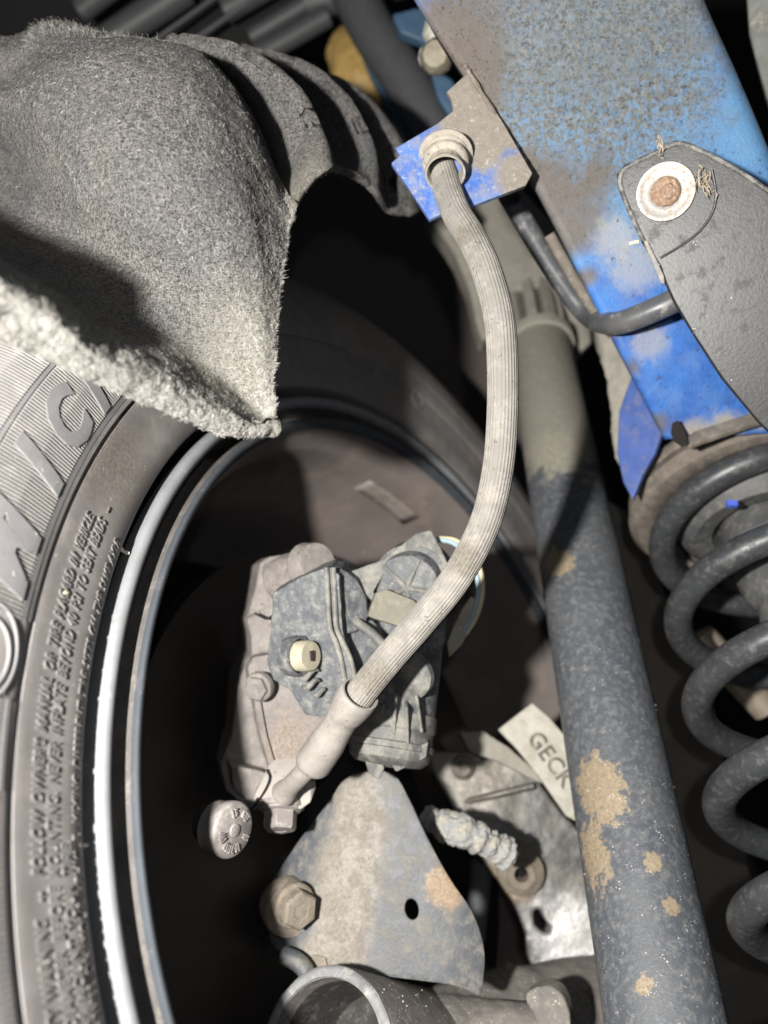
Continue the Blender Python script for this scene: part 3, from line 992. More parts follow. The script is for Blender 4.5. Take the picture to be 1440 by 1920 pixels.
# ------------------------------------------------------------------ blue frame rail
rail = thing('frame_rail', P(1100, 300, .34), 'blue painted steel frame rail at upper right, speckled grey and brown with road dirt', 'frame rail')
Lp = [(700, -160, .33), (785, 0, .33), (893, 167, .338), (1000, 335, .347), (1105, 538, .36), (1210, 740, .377), (1252, 822, .385)]
Rp = [(1265, -160, .325), (1325, 0, .328), (1380, 130, .336), (1445, 290, .346), (1530, 500, .36), (1620, 700, .377), (1660, 800, .385)]
nL = 60
L3, R3 = pts3(Lp, nL), pts3(Rp, nL)
rows = []
for i in range(nL):
    a, b = L3[i], R3[i]
    x = nrm(b - a)
    back = nrm(np.array([0.25, 1.0, 0.1]))
    back = nrm(back - x * (back @ x))
    w_ = np.linalg.norm(b - a)
    row = [a + x * 0.010 + back * 0.03, a + x * 0.003 + back * 0.006]
    for q in range(6):
        t = q / 5 * math.pi / 2
        row.append(a + x * 0.0025 * (1 - math.sin(t)) + back * 0.0025 * (1 - math.cos(t)) if False else a + x * 0.0025 * (1 - math.cos(t)) + back * 0.0025 * (1 - math.sin(t)))
    for s_ in np.linspace(0.03, 0.93, 30):
        row.append(a + x * w_ * s_)
    for q in range(1, 9):
        t = q / 8 * math.pi / 2
        row.append(a + x * (w_ * 0.93 + 0.012 * math.sin(t)) + back * 0.012 * (1 - math.cos(t)))
    row.append(a + x * (w_ * 0.93 + 0.012) + back * 0.06)
    rows.append(row)
rows = np.array(rows)
o = mesh_obj('rail_web', rows.reshape(-1, 3), grid_faces(nL, rows.shape[1]), M['rail'], rail, sharp=60)
s = o.modifiers.new('thick', 'SOLIDIFY')
s.thickness = 0.002
s.offset = 0
# rolled seam left of the rail
tube('rail_seam', pts3([(1030, 440, .368), (1075, 520, .372), (1120, 590, .376), (1150, 628, .378)], 16), .0028, M['perch'], rail)
# bottom lip of the rail
plate('rail_end_lip', [(1282, 822), (1300, 808), (1400, 775), (1500, 742), (1512, 765), (1400, 798), (1320, 826), (1292, 836)], plane3((1262, 826, .380), (1500, 735, .380), (1300, 850, .372)), 0.004, M['perch'], rail, bevel=0.0015)

# brake line bracket welded on the rail
dB = plane3((745, 290, .335), (990, 330, .333), (860, 160, .336))
br = [(880, 135), (862, 150), (838, 172), (846, 185), (850, 208), (820, 232), (742, 278), (750, 292), (734, 306), (770, 358), (806, 412), (826, 402), (838, 404), (985, 348), (998, 325), (940, 225)]
plate('hose_bracket', br, dB, 0.0028, M['bracket'], rail, bevel=0.0007)
tube('weld_seam', pts3([(872, 122, .335), (885, 145, .334), (935, 226, .336), (975, 290, .338), (996, 326, .338)], 24), [.0011 + .0003 * math.sin(i * 2.1) for i in range(24)], M['perch'], rail)

# ------------------------------------------------------------------ brake hose
hose = thing('brake_hose', P(835, 330, .33), 'ribbed pale grey brake hose curving down the middle between two metal end fittings', 'brake hose')
hp = pts3([(822, 296, .338), (836, 345, .333), (856, 400, .326), (886, 450, .319), (913, 510, .312), (935, 590, .306), (942, 670, .303), (942, 780, .302), (933, 885, .302), (908, 985, .302), (856, 1083, .303), (790, 1165, .305), (725, 1240, .307), (668, 1311, .309), (640, 1346, .311)], 220)
tube('hose_tube', hp, .00625, M['hose'], hose, seg=168, ribs=28, amp=.022)
ax = nrm(P(836, 356, .322) - P(838, 290, .336))
c0 = P(836, 286, .3345)
lathe('upper_fitting', [(0, -.001), (.0102, -.001), (.0105, .002), (.0100, .0036), (.0088, .0042), (.0090, .0060), (.0102, .0066), (.0104, .0082), (.0096, .0092), (.0080, .0098), (.0076, .0120), (.0084, .0140), (.0090, .0150), (.0088, .0160), (.0080, .0160), (.0074, .0140), (.0072, .009)], c0, ax, M['ferrule'], hose, sharp=50, close=False)
lathe('spring_clip', [(.0100, 0.0005), (.0118, 0.0002), (.0120, .0012), (.0100, .0018)], c0 + ax * .001, ax, M['ferrule'], hose, arc=(0, 300), seg=50)
fp = [(676, 1300, .306), (664, 1316, .3085), (652, 1333, .311), (640, 1351, .313), (622, 1380, .316), (602, 1410, .319), (588, 1430, .321), (582, 1440, .322)]
A = pts3(fp, 36)
rr = np.interp(np.linspace(0, 7, 36), [0, .35, 1.2, 2.2, 2.8, 3.6, 4.4, 6.0, 6.7, 7], [.0082, .0087, .0086, .0078, .0068, .0069, .0078, .0080, .0072, .0050])
V, Fc = tube_geo(A, rr, 40, cap=False)
n0 = len(V)
Vi, Fi = tube_geo(A[:8], [.0074, .0073, .0072, .0072, .0070, .0068, .0066, .0064], 40, cap=False)
lip = [(j, (j + 1) % 40, n0 + (j + 1) % 40, n0 + j) for j in range(40)]
V2, F2 = join([(V, Fc), (Vi, Fi)])
mesh_obj('crimp_ferrule', V2, F2 + lip, M['ferrule2'], hose, sharp=60)
tube('ferrule_neck', pts3([(592, 1424, .3205), (570, 1448, .324), (548, 1470, .329), (532, 1488, .334)], 12), [.0044] * 9 + [.0048, .0055, .0058], M['ferrule2'], hose)
ban = plane3((480, 1490, .342), (580, 1500, .338), (520, 1440, .345))
plate('banjo_eye', [(498, 1448), (530, 1442), (560, 1450), (583, 1482), (584, 1505), (566, 1520), (520, 1512), (482, 1498), (470, 1520), (476, 1490)], ban, .008, M['ferrule2'], hose, bevel=.0012, bdir=nrm((0.2, .7, .5)))
bax = nrm((0.02, -.62, -.85))
b0 = P(527, 1510, .342)
lathe('copper_washer', [(.0105, -.001), (.0108, .0002), (.0106, .0014), (.006, .0014)], b0, bax, M['bolt2'], hose)
hexbolt('banjo_bolt', b0 + bax * .0014, bax, .0078, .0095, M['bolt2'], hose, flange=1.22, ref=(0.9, 0.1, 0.3))

# ------------------------------------------------------------------ black cover bracket with bolt
cov = thing('plastic_cover', P(1250, 360, .31), 'black plastic cover arm at right, bolted to the rail through a pale washer', 'cover')
cvd = plane3((1155, 330, .322), (1440, 810, .322), (1500, 390, .300))
ol = [(1156, 326), (1158, 352), (1170, 382), (1200, 440), (1222, 480), (1236, 500), (1245, 528), (1262, 566), (1300, 630), (1352, 710), (1420, 792), (1500, 870), (1640, 900), (1640, 520), (1520, 410), (1440, 352), (1380, 312), (1330, 285), (1300, 268), (1266, 262), (1236, 276), (1200, 294), (1170, 308)]
plate('cover_plate', ol, cvd, .0045, M['plastic'], cov, bevel=.0014)
rl = [(1236, 500), (1206, 450), (1176, 385), (1164, 350), (1164, 328), (1178, 312), (1238, 282), (1268, 270), (1300, 276), (1380, 318), (1440, 358), (1520, 416)]
tube('cover_rim', crom(np.array([P(x, y, cvd(x, y) - .0002) for x, y in rl]), 90), .0010, grime('rim_highlight', (.09, .09, .09), (.03, .03, .03), .5, dust=(.3, .29, .27), amount=.5, dscale=300), cov, seg=10)  # lighter grey puts the edge highlight into the colour
tube('moulded_arc', crom(np.array([P(x, y, cvd(x, y)) for x, y in [(1335, 318), (1341, 350), (1342, 378), (1330, 410), (1305, 440), (1270, 465), (1238, 484)]]), 50), .0006, M['plastic'], cov, seg=8)
plate('edge_strip', [(1206, 452), (1213, 450), (1246, 520), (1247, 534), (1240, 532), (1228, 505)], lambda x, y: cvd(x, y) - .0015, .003, grime('scuffed_edge', (.25, .245, .24), (.12, .12, .12), .6, amount=.5), cov, bevel=.0005)
cn = nrm(np.cross(P(1300, 400, cvd(1300, 400)) - P(1200, 400, cvd(1200, 400)), P(1200, 500, cvd(1200, 500)) - P(1200, 400, cvd(1200, 400))))
cn = cn if cn[1] < 0 else -cn
c0 = P(1248, 360, cvd(1248, 360))
lathe('washer', [(.0118, -.001), (.0120, .0006), (.0117, .0014), (.0106, .0016), (.0098, .0010), (.0078, .0008), (.0060, .0006), (.0056, .0001), (.0001, .0001)], c0, cn, M['washer'], cov, sharp=50, seg=64)
parts = [lathe_geo([(.0001, .0), (.0058, .0), (.0061, .0016), (.0052, .0030), (.0038, .0032), (.0001, .0026)], c0 + cn * .0002, cn, 26)]
cc = c0 + cn * .003 + np.array([.0012, 0, -.0005])
parts.append(lathe_geo([(.0001, -.003), (.0036, -.003), (.0034, .0010), (.0024, .0020), (.0001, .0022)], cc, nrm(cn + np.array([.25, 0, -.1])), 14))
cast('rusty_bolt_head', parts, M['rust'], cov, voxel=.0003, smooth=1, disp=.0005, scale=.0015)

# straw and dry grass caught on the cover
o = tube('straw', pts3([(1180, 457, .318), (1190, 454, .317), (1199, 453, .316)], 5), .0007, M['straw'])
tag(o, 'tiny yellow straw poking out at the left edge of the black cover', 'straw')


def wisps(cx, cy, d, n, sx, sy):
    pr = []
    for _ in range(n):
        x, y = cx + rng.normal(0, sx * .35), cy + rng.normal(0, sy * .4)
        a = rng.uniform(0, math.pi)
        l = rng.uniform(5, 16)
        q = [(x - math.cos(a) * l * .5, y - math.sin(a) * l, d - rng.uniform(0, .003)), (x + rng.normal(0, 3), y + rng.normal(0, 3), d - rng.uniform(.0005, .004)), (x + math.cos(a) * l * .5, y + math.sin(a) * l, d - rng.uniform(0, .003))]
        pr.append(tube_geo(pts3(q, 5), [.00008, .0002, .00024, .0002, .00006], 5))
    return join(pr)


for (x, y, n, sx, sy, lb) in ((1322, 345, 34, 18, 52, 'wisp of dry grass stuck to the black cover right of the pale washer'), (1238, 272, 14, 10, 26, 'wisp of dry grass caught on the top corner of the black cover')):
    V, Fc = wisps(x, y, cvd(x, y) - .0003, n, sx, sy)
    o = mesh_obj('dry_grass', V, Fc, M['drygrass'])
    tag(o, lb, 'dry grass')

# ------------------------------------------------------------------ black pipe
o = tube('brake_pipe', pts3([(925, 320, .405), (970, 395, .402), (1020, 478, .40), (1070, 552, .397), (1104, 592, .392), (1128, 604, .372), (1160, 606, .356), (1205, 590, .347), (1262, 565, .340), (1330, 530, .338), (1400, 500, .338)], 90), .0055, M['pipe'])
tag(o, 'bare black pipe running down from the blue bracket and bending right under the cover', 'pipe')

# ------------------------------------------------------------------ shock absorber
sh = thing('shock_absorber', P(1260, 1990, .297), 'long dark grey shock absorber tube with tan mud patches, left of the coil spring', 'shock absorber')
sa, sb = P(1012, 650, .60), P(1262, 1995, .296)
sax = nrm(sa - sb)
Ls = np.linalg.norm(sa - sb)
lathe('shock_tube', [(.0238, -.03), (.0244, 0), (.0246, Ls * .6), (.0244, Ls * .985), (.0232, Ls)], sb, sax, M['shock'], sh, seg=96, close=True)
# castellated bump cap
parts = []
for k in range(10):
    a = math.radians(k * 36 + 8)
    u = nrm(np.cross([.2, .3, .9], sax))
    v = np.cross(sax, u)
    dv = math.cos(a) * u + math.sin(a) * v
    sv = np.cross(sax, dv)
    parts.append(box_geo(sa + sax * .040 + dv * .0225, dv, sv, sax, (.006, .0085, .080)))
V, Fc = join(parts)
o = mesh_obj('bump_cap', V, Fc, M['mount'], sh, smooth=False)
bv_ = o.modifiers.new('bevel', 'BEVEL'); bv_.width = .001; bv_.segments = 2
lathe('bump_cap_core', [(.0195, 0), (.0195, .082)], sa, sax, M['mountdark'], sh, seg=48)  # darker copy of the mount colour paints shade between the castellations
lathe('bump_cap_ring', [(.0245, -.004), (.0275, -.003), (.0285, .004), (.0265, .007), (.020, .008)], sa, sax, M['mount'], sh, seg=64, close=False)
lathe('dust_shroud', [(.0330, -.022), (.0345, -.018), (.0350, 0), (.0345, .010)], sa, sax, M['mount'], sh, seg=40, arc=(225, 345), close=False).modifiers.new('thick', 'SOLIDIFY').thickness = .002
# upper mount casting with arch over the cap
um = thing('shock_mount', P(960, 430, .66), 'dusty beige shock mount dome behind the hose, arched over the shock top', 'mount')
ou = [(800, 300), (930, 300), (1060, 440), (1100, 560), (1112, 640), (1090, 660), (1072, 610), (1055, 572), (1032, 552), (1000, 542), (965, 545), (945, 560), (940, 620), (905, 640), (892, 600), (880, 540), (850, 470), (800, 400)]
V, Fc = plate_geo(ou, plane3((800, 300, .64), (1100, 400, .63), (950, 600, .615)), .03)
cast('mount_dome', [(V, Fc)], M['mount'], um, voxel=.002, smooth=8, disp=.001, scale=.03)
# lumpy bracket between shock and rail
V, Fc = plate_geo([(1108, 622), (1150, 612), (1188, 640), (1206, 690), (1190, 760), (1178, 830), (1172, 880), (1150, 850), (1142, 770), (1130, 700)], plane3((1108, 622, .47), (1206, 690, .44), (1172, 880, .44)), .02, n=40)
o = cast('mount_lug', [(V, Fc)], M['mount'], um, voxel=.0015, smooth=6, disp=.0015, scale=.012)

# blue spring tower
tw = thing('spring_tower', P(1230, 860, .42), 'blue gusset and dirty brown spring perch under the rail end, above the coil spring', 'bracket')
plate('blue_gusset', [(1196, 668), (1222, 690), (1244, 740), (1246, 800), (1228, 850), (1205, 890), (1186, 938), (1168, 905), (1156, 850), (1160, 770), (1180, 715)], plane3((1196, 668, .425), (1246, 800, .41), (1168, 905, .42)), .004, grime('gusset_blue', (.03, .075, .28), (.06, .11, .34), .5, dust=(.15, .15, .2), amount=.35), tw, bevel=.001)
plate('tower_face', [(1232, 745), (1262, 790), (1258, 812), (1268, 832), (1288, 838), (1300, 822), (1420, 778), (1520, 750), (1540, 880), (1380, 900), (1240, 960), (1205, 950), (1196, 920), (1225, 860), (1248, 800)], plane3((1232, 745, .455), (1500, 760, .445), (1220, 940, .46)), .004,
      grime('tower_blue', (.05, .10, .36), (.10, .14, .34), .55, dust=(.24, .22, .2), amount=.4, dscale=90,
            blobs=((P(1400, 850, .4), .026, (.26, .22, .18), dict(soft=.8, wob=.4)), (P(1225, 930, .405), .012, (.24, .21, .17), dict(soft=.6, wob=.4)))), tw, bevel=.001)

o = mesh_obj('slot_hole', *plate_geo([(1262, 793), (1272, 788), (1284, 812), (1291, 832), (1280, 838), (1266, 828), (1259, 812)], .374, .001), M['hole'], tw, smooth=False)
# ------------------------------------------------------------------ coil spring
c1, c2 = P(1440, 1000, .43), P(1695, 1762, .305)
cax = nrm(c2 - c1)
cL = np.linalg.norm(c2 - c1)
spr = thing('coil_spring', c2, 'heavy dark grey coil spring at the right edge, five coils in view', 'spring')
RS, WR = .0585, .0075
turns = 4.2
pr_ = cL / turns
u = nrm(np.cross([0, 0, 1], cax)); v = np.cross(cax, u)
# u points sideways; find the angle of the left-hand extreme
def hel(t, R=RS):
    return c1 + cax * pr_ * t + R * (math.cos(2 * math.pi * t) * eu + math.sin(2 * math.pi * t) * ev)
eu = nrm(np.array([-1, 0, 0]) - cax * (-cax[0]))
ev = np.cross(cax, eu)
if ev[1] > 0:
    ev = -ev
    # handedness kept: front strand rises to the right
tt = np.linspace(-.62, 5.6, 620)
HS = -1
pth = np.array([c1 + cax * pr_ * t + RS * (math.cos(2 * math.pi * t) * eu + HS * math.sin(2 * math.pi * t) * ev) for t in tt])
tube('spring_wire', pth, WR, M['spring'], spr, seg=28)
th_ = np.linspace(0, 2 * math.pi, 90, endpoint=False)
tube('perch_bowl', np.array([c1 - cax * .030 + .066 * (math.cos(t) * eu + math.sin(t) * ev) for t in th_]), .0065, M['perch'], tw, seg=20, closed=True)
o = lathe('spring_isolator', [(.064, -.034), (.070, -.030), (.074, -.020), (.070, -.014), (.058, -.012)], c1, cax, M['perch'], tw, seg=72, close=False)
o.modifiers.new('thick', 'SOLIDIFY').thickness = .003
o = lathe('rubber_seat', [(.062, -.030), (.050, -.016), (.046, -.006), (.040, .000), (.030, -.002), (.026, -.010), (.020, -.012)], c1, cax, M['iso'], tw, seg=72, close=False)
o.modifiers.new('thick', 'SOLIDIFY').thickness = .002
bs = thing('bump_stop', c1 + cax * .06, 'dark rubber bump stop seen inside the coil spring', 'bump stop')
lathe('rubber_cone', [(.001, .0), (.024, .0), (.026, .02), (.020, .026), (.024, .034), (.022, .05), (.016, .056), (.018, .066), (.012, .085), (.001, .09)], c1 - cax * .01, cax, M['iso'], bs, seg=48)
lathe('steel_shaft', [(.010, 0), (.010, .06), (.004, .062)], P(1440, 1330, .47), nrm((-.6, .2, .7)), plain('worn_shaft', (.42, .36, .28), .35, .4), bs)
tube('blue_window', pts3([(1362, 945, .395), (1382, 945, .394)], 3), .0022, M['bluesquare'], tw, seg=4)

# brown inner panel seen between shock and spring
o = plate('inner_panel', [(1060, 900), (1180, 960), (1330, 1300), (1420, 1700), (1500, 2100), (1100, 2100), (1050, 1500)], plane3((1060, 900, .62), (1300, 1300, .58), (1300, 2000, .55)), .004, grime('panel_brown', (.30, .255, .22), (.20, .17, .145), .8, dust=(.34, .30, .24), amount=.4, dscale=40, var=20), bevel=.001)
tag(o, 'blurry brown dusty panel standing behind, between the shock absorber and the coil spring', 'panel')

# ------------------------------------------------------------------ brake caliper
cal = thing('brake_caliper', P(560, 1300, .36), 'dusty pinkish grey cast brake caliper inside the wheel', 'brake caliper')
dm = lambda a: a
pl = lambda o_, d, t, n=None: plate_geo(o_, d, t, n=n, bdir=nrm((-.30, .9, -.1)))
parts = [pl([(488, 1056), (505, 1044), (560, 1034), (590, 1030), (606, 1044), (612, 1080), (600, 1100), (560, 1150), (520, 1170), (482, 1185), (462, 1162), (478, 1110)], plane3((488, 1056, .372), (606, 1044, .365), (482, 1185, .37)), .03),
         pl([(462, 1160), (520, 1130), (620, 1190), (640, 1300), (650, 1400), (600, 1450), (572, 1490), (520, 1510), (470, 1522), (424, 1482), (412, 1432), (434, 1380), (446, 1290), (462, 1240), (472, 1225), (470, 1190)], plane3((462, 1160, .368), (640, 1300, .360), (475, 1518, .352)), .045),
         pl([(464, 1250), (476, 1232), (505, 1226), (560, 1260), (612, 1330), (640, 1400), (600, 1440), (540, 1470), (505, 1440), (485, 1370), (474, 1300)], plane3((464, 1250, .356), (612, 1330, .350), (540, 1470, .348)), .03),
         pl([(430, 1432), (500, 1450), (508, 1470), (478, 1520), (440, 1480)], .345, .03)]
parts.append(tube_geo(np.array([P(520, 1090, .375), P(594, 1062, .362)]), [.0112, .0112], 24))
cast('caliper_body', parts, M['cast'], cal, voxel=.0008, smooth=2, disp=.0006, scale=.006)
aa = nrm(P(600, 1052, .350) - P(560, 1068, .366))
lathe('slider_boss', [(.001, 0), (.0112, 0), (.0115, .001), (.0108, .002), (.0102, .008), (.0094, .0098), (.001, .0102)], P(577, 1062, .361), aa, M['cast'], cal)
tube('boss_seam', pts3([(478, 1150, .362), (498, 1160, .360), (505, 1158, .359), (520, 1150, .358)], 8), .0006, M['hole'], cal, seg=6)
tube('casting_seam', pts3([(500, 1443, .3435), (506, 1458, .3425), (498, 1480, .3415), (480, 1508, .341), (468, 1520, .341)], 14), .0006, M['hole'], cal, seg=6)

hexbolt('slider_bolt', P(486, 1288, .347), nrm((-.35, -.9, -.1)), .0058, .004, M['cast'], cal, flange=1.2)
tube('parting_line', pts3([(470, 1262, .3535), (484, 1300, .3520), (497, 1370, .3500), (512, 1425, .3480)], 30), .0005, M['cast'], cal, seg=6)

act = thing('parking_brake_motor', P(700, 1250, .35), 'dark grey ribbed plastic parking brake motor bolted on the caliper, behind the hose', 'motor')
pm = lambda o_, d, t, n=None: plate_geo(o_, d, t, n=n, bdir=nrm((0.05, .97, .1)))
parts = [pm([(508, 1180), (512, 1112), (560, 1084), (600, 1068), (618, 1064), (636, 1078), (642, 1180), (668, 1300), (640, 1345), (600, 1345), (572, 1340), (545, 1295), (512, 1275), (500, 1240)], plane3((512, 1112, .345), (618, 1064, .336), (640, 1345, .334)), .030),
         pm([(610, 1066), (640, 1066), (668, 1086), (686, 1118), (690, 1150), (684, 1178), (650, 1190), (620, 1180)], plane3((610, 1066, .338), (690, 1150, .346), (620, 1180, .337)), .022),
         pm([(630, 1160), (700, 1165), (770, 1260), (800, 1330), (760, 1400), (700, 1400), (650, 1310)], plane3((630, 1160, .344), (770, 1260, .352), (700, 1400, .344)), .03)]
cast('motor_housing', parts, M['motor'], act, voxel=.0005, smooth=1, disp=.0003, scale=.004)
for off in (0, 13):
    tube('housing_seam', pts3([(612 + off, 1064, .3355), (615 + off, 1120, .3345), (618 + off, 1175, .3335), (630 + off, 1205, .3335), (640 + off * 1.4, 1240, .333), (648 + off * 1.6, 1290, .332)], 40), .0012, M['motor2'], act, seg=10)
# tan plug in its socket
pa = nrm((.80, -.57, .12))
pc = P(560, 1230, .3335)
lathe('socket_collar', [(.0088, -.004), (.0092, .0), (.0090, .002), (.0076, .0022), (.0074, -.003)], pc - pa * .001, pa, M['motor'], act)
lathe('tan_plug', [(.001, -.006), (.0066, -.006), (.0068, .0062), (.0063, .0074), (.0040, .0076), (.0001, .0076)], pc, pa, M['tan'], act)
q = pc + pa * .0076
tube('plug_slot', np.array([q + np.array([0, 0, .0022]), q + np.array([0.0002, 0, -.0022])]), .0011, M['hole'], act, seg=10)
for k, (x, y, l_) in enumerate(((560, 1268, 1.0), (566, 1286, .9), (588, 1300, .6))):
    tube('moulding_rib', pts3([(x, y, .3345), (x + 12 * l_, y + 4 * l_, .3325), (x + 28 * l_, y - 12 * l_, .3325), (x + 38 * l_, y - 10 * l_, .334)], 12), [.0005, .0009, .0012, .0014, .0014, .0013, .0012, .0012, .0011, .0009, .0007, .0004], M['motor2'], act, seg=8)
# round motor can with fins, right of the housing
ma, mb = P(770, 1130, .374), P(733, 1395, .351)
mx = nrm(mb - ma); mL = np.linalg.norm(mb - ma)
lathe('motor_can', [(.001, 0), (.014, 0), (.018, .003), (.0190, mL * .5), (.0190, mL * .8), (.0185, mL)], ma, mx, M['motor'], act, seg=64)
lathe('motor_end_cap', [(.0185, -.012), (.0200, -.012), (.0202, -.005), (.0192, -.004), (.0194, .001), (.0206, .0015), (.0206, .0040), (.0196, .0045), (.0188, .0085), (.0155, .0112), (.001, .0125)], mb - mx * .002, mx, M['motor2'], act, seg=64)
plate('cap_lug', [(676, 1396), (700, 1392), (722, 1440), (712, 1462), (690, 1450)], .342, .006, M['motor2'], act, bevel=.0008)
plate('cap_lug', [(780, 1402), (804, 1392), (800, 1420), (742, 1448), (730, 1430), (776, 1424)], .336, .005, M['motor2'], act, bevel=.0008)
for (x0, y0, x1, y1, d0, d1) in ((722, 1318, 700, 1375, .336, .338), (742, 1300, 738, 1378, .333, .335), (780, 1300, 790, 1370, .334, .336), (762, 1322, 764, 1392, .332, .334)):
    a, b = P(x0, y0, d0), P(x1, y1, d1)
    l = nrm(b - a); s_ = nrm(np.cross(l, [0, 1, 0]))
    V, Fc = box_geo((a + b) / 2 + np.array([0, .006, 0]), s_, np.cross(l, s_), l, (.0016, .014, np.linalg.norm(b - a)))
    o = mesh_obj('fin', V, Fc, M['motor2'], act, smooth=False)
    b_ = o.modifiers.new('bevel', 'BEVEL'); b_.width = .0004
lathe('oval_cover', [(.001, .003), (.008, .0025), (.0105, .001), (.011, -.002)], P(768, 1268, .338), nrm((-.35, -.85, -.1)), M['motor2'], act, seg=40)
tube('housing_strut', pts3([(668, 1166, .341), (700, 1190, .338), (730, 1222, .336)], 10), .0022, M['motor2'], act, seg=12)
# upper drum with cast star ribs
dc = P(765, 1100, .352)
dn_ = nrm((-.25, -.93, -.1))
lathe('gear_drum', [(.001, .003), (.012, .0028), (.0150, .0016), (.0160, -.001), (.0165, -.006), (.019, -.007), (.0195, -.020), (.019, -.024)], dc, dn_, M['motor'], act, seg=56)
du = nrm(np.cross(dn_, [0, 0, 1])); dv_ = np.cross(dn_, du)
for k in range(5):
    a = k * 2 * math.pi / 5 + .5
    e = math.cos(a) * du + math.sin(a) * dv_
    tube('drum_rib', np.array([dc + dn_ * .0030, dc + e * .008 + dn_ * .0032, dc + e * .0145 + dn_ * .0018]), [.0014, .0012, .0009], M['motor2'], act, seg=10)
V1 = plate_geo([(655, 1072), (720, 1048), (780, 1000), (808, 994), (818, 1010), (840, 1056), (836, 1110), (800, 1060), (760, 1050), (720, 1075), (700, 1110), (720, 1140), (700, 1128), (660, 1090)], plane3((655, 1072, .352), (808, 994, .358), (700, 1128, .348)), .012)
cast('gear_housing', [V1], M['motor2'], act, voxel=.0005, smooth=1, disp=.0004, scale=.006)
plate('tan_label', [(704, 1112), (722, 1104), (778, 1126), (800, 1150), (790, 1180), (760, 1178), (702, 1160), (690, 1155)], plane3((704, 1112, .343), (800, 1150, .345), (702, 1160, .341)), .006, grime('label_tan', (.19, .18, .14), (.15, .14, .11), .7, amount=.3, dust=(.28, .27, .22)), act, bevel=.0006)
plate('side_flange', [(792, 1170), (818, 1120), (838, 1150), (836, 1200), (822, 1235), (800, 1230), (780, 1210)], .352, .01, M['motor'], act, bevel=.002)

# wire loop round the motor
wl = thing('wire_loop', P(880, 1100, .38), 'loop of pale blue and cream wire right of the motor, behind the hose', 'wire')
lp = [(812, 1012, .366), (850, 1018, .366), (884, 1052, .366), (897, 1100, .366), (888, 1150, .366), (866, 1190, .366)]
tube('blue_wire', pts3(lp, 40), .0013, M['wireblue'], wl, seg=10)
tube('cream_wire', pts3([(x + 7, y - 2, d + .001) for x, y, d in lp], 40), .0015, M['wireyellow'], wl, seg=10)
plate('tape_end', [(884, 1118), (900, 1130), (888, 1170), (866, 1210), (842, 1234), (838, 1205), (852, 1170), (868, 1140)], .366, .003, M['tan'], wl, bevel=.0008)

# ------------------------------------------------------------------ knuckle plate (leaf shaped) with bolt
kp = thing('splash_plate', P(700, 1830, .34), 'leaf shaped grey steel plate with a small hole and tan mud, lower centre', 'plate')
kd = plane3((690, 1450, .372), (900, 1800, .338), (500, 1720, .352))
oc = [(618, 1500), (645, 1462), (690, 1446), (738, 1452), (768, 1500), (800, 1568), (842, 1645), (880, 1700), (900, 1745), (909, 1790), (907, 1832), (900, 1866), (860, 1850), (780, 1838), (690, 1828), (620, 1822), (566, 1800), (530, 1790), (500, 1755), (490, 1712), (498, 1670), (524, 1630), (560, 1576)]
oc = crom(np.array(oc, float), 92, True)
hole = [(772 + 13 * math.cos(a) * 1.0 + 2 * math.sin(a), 1705 + 20 * math.sin(a)) for a in np.linspace(0, 2 * math.pi, 24, endpoint=False)]
def curved(x, y):
    e = max(0, (640 + (y - 1600) * -.25 - x) / 130)
    return kd(x, y) + .016 * e * e + .004 * max(0, (x - 800) / 110) ** 2


def sheet_geo(outer, holes, dep, thick, step):
    from mathutils.geometry import delaunay_2d_cdt
    from mathutils.geometry import intersect_point_tri_2d
    loops = [outer] + holes
    pts, edges = [], []
    for L in loops:
        s0_ = len(pts)
        pts += [Vector((p[0], p[1])) for p in L]
        edges += [(s0_ + i, s0_ + (i + 1) % len(L)) for i in range(len(L))]

    def inside(x, y, L):
        c = False
        for i in range(len(L)):
            x1, y1 = L[i][:2]; x2, y2 = L[i - 1][:2]
            if (y1 > y) != (y2 > y) and x < (x2 - x1) * (y - y1) / (y2 - y1) + x1:
                c = not c
        return c
    oa = np.array(outer)
    for x in np.arange(oa[:, 0].min(), oa[:, 0].max(), step):
        for y in np.arange(oa[:, 1].min(), oa[:, 1].max(), step):
            if inside(x, y, outer) and not any(inside(x, y, h) for h in holes) and min(((np.vstack([np.array(L) for L in loops]) - (x, y)) ** 2).sum(1)) > (step * .45) ** 2:
                pts.append(Vector((x, y)))
    vo, eo, fo, *_ = delaunay_2d_cdt(pts, edges, [], 0, 1e-5)
    tri = []
    for f in fo:
        c = sum((vo[i] for i in f), Vector((0, 0))) / len(f)
        if inside(c.x, c.y, outer) and not any(inside(c.x, c.y, h) for h in holes):
            tri.append(tuple(f))
    A = np.array([P(v.x, v.y, dep(v.x, v.y)) for v in vo])
    return A, tri


A, tri = sheet_geo([tuple(q) for q in oc], [hole], curved, .0028, 14)
tri = [t if np.cross(A[t[1]] - A[t[0]], A[t[2]] - A[t[0]]) @ A[t[0]] < 0 else t[::-1] for t in tri]
o = mesh_obj('plate_sheet', A, tri, M['plate'], kp, sharp=180)
m_ = o.modifiers.new('thick', 'SOLIDIFY')
m_.thickness = .0028
m_.offset = -1
m_ = o.modifiers.new('bevel', 'BEVEL')
m_.width = .0004
m_.segments = 2
m_.limit_method = 'ANGLE'
m_.angle_limit = math.radians(60)
lathe('bolt_boss', [(.0001, -.006), (.0125, -.006), (.0125, .003), (.0115, .0048), (.0090, .0055), (.0001, .0055)], P(540, 1702, curved(540, 1702) - .004), nrm((.35, -.9, .1)), M['bolt'], kp)
hexbolt('plate_bolt', P(552, 1698, curved(552, 1698) - .010), nrm((.5, -.84, .1)), .0088, .008, M['bolt'], kp, flange=1.15, ref=(.5, .2, .7))
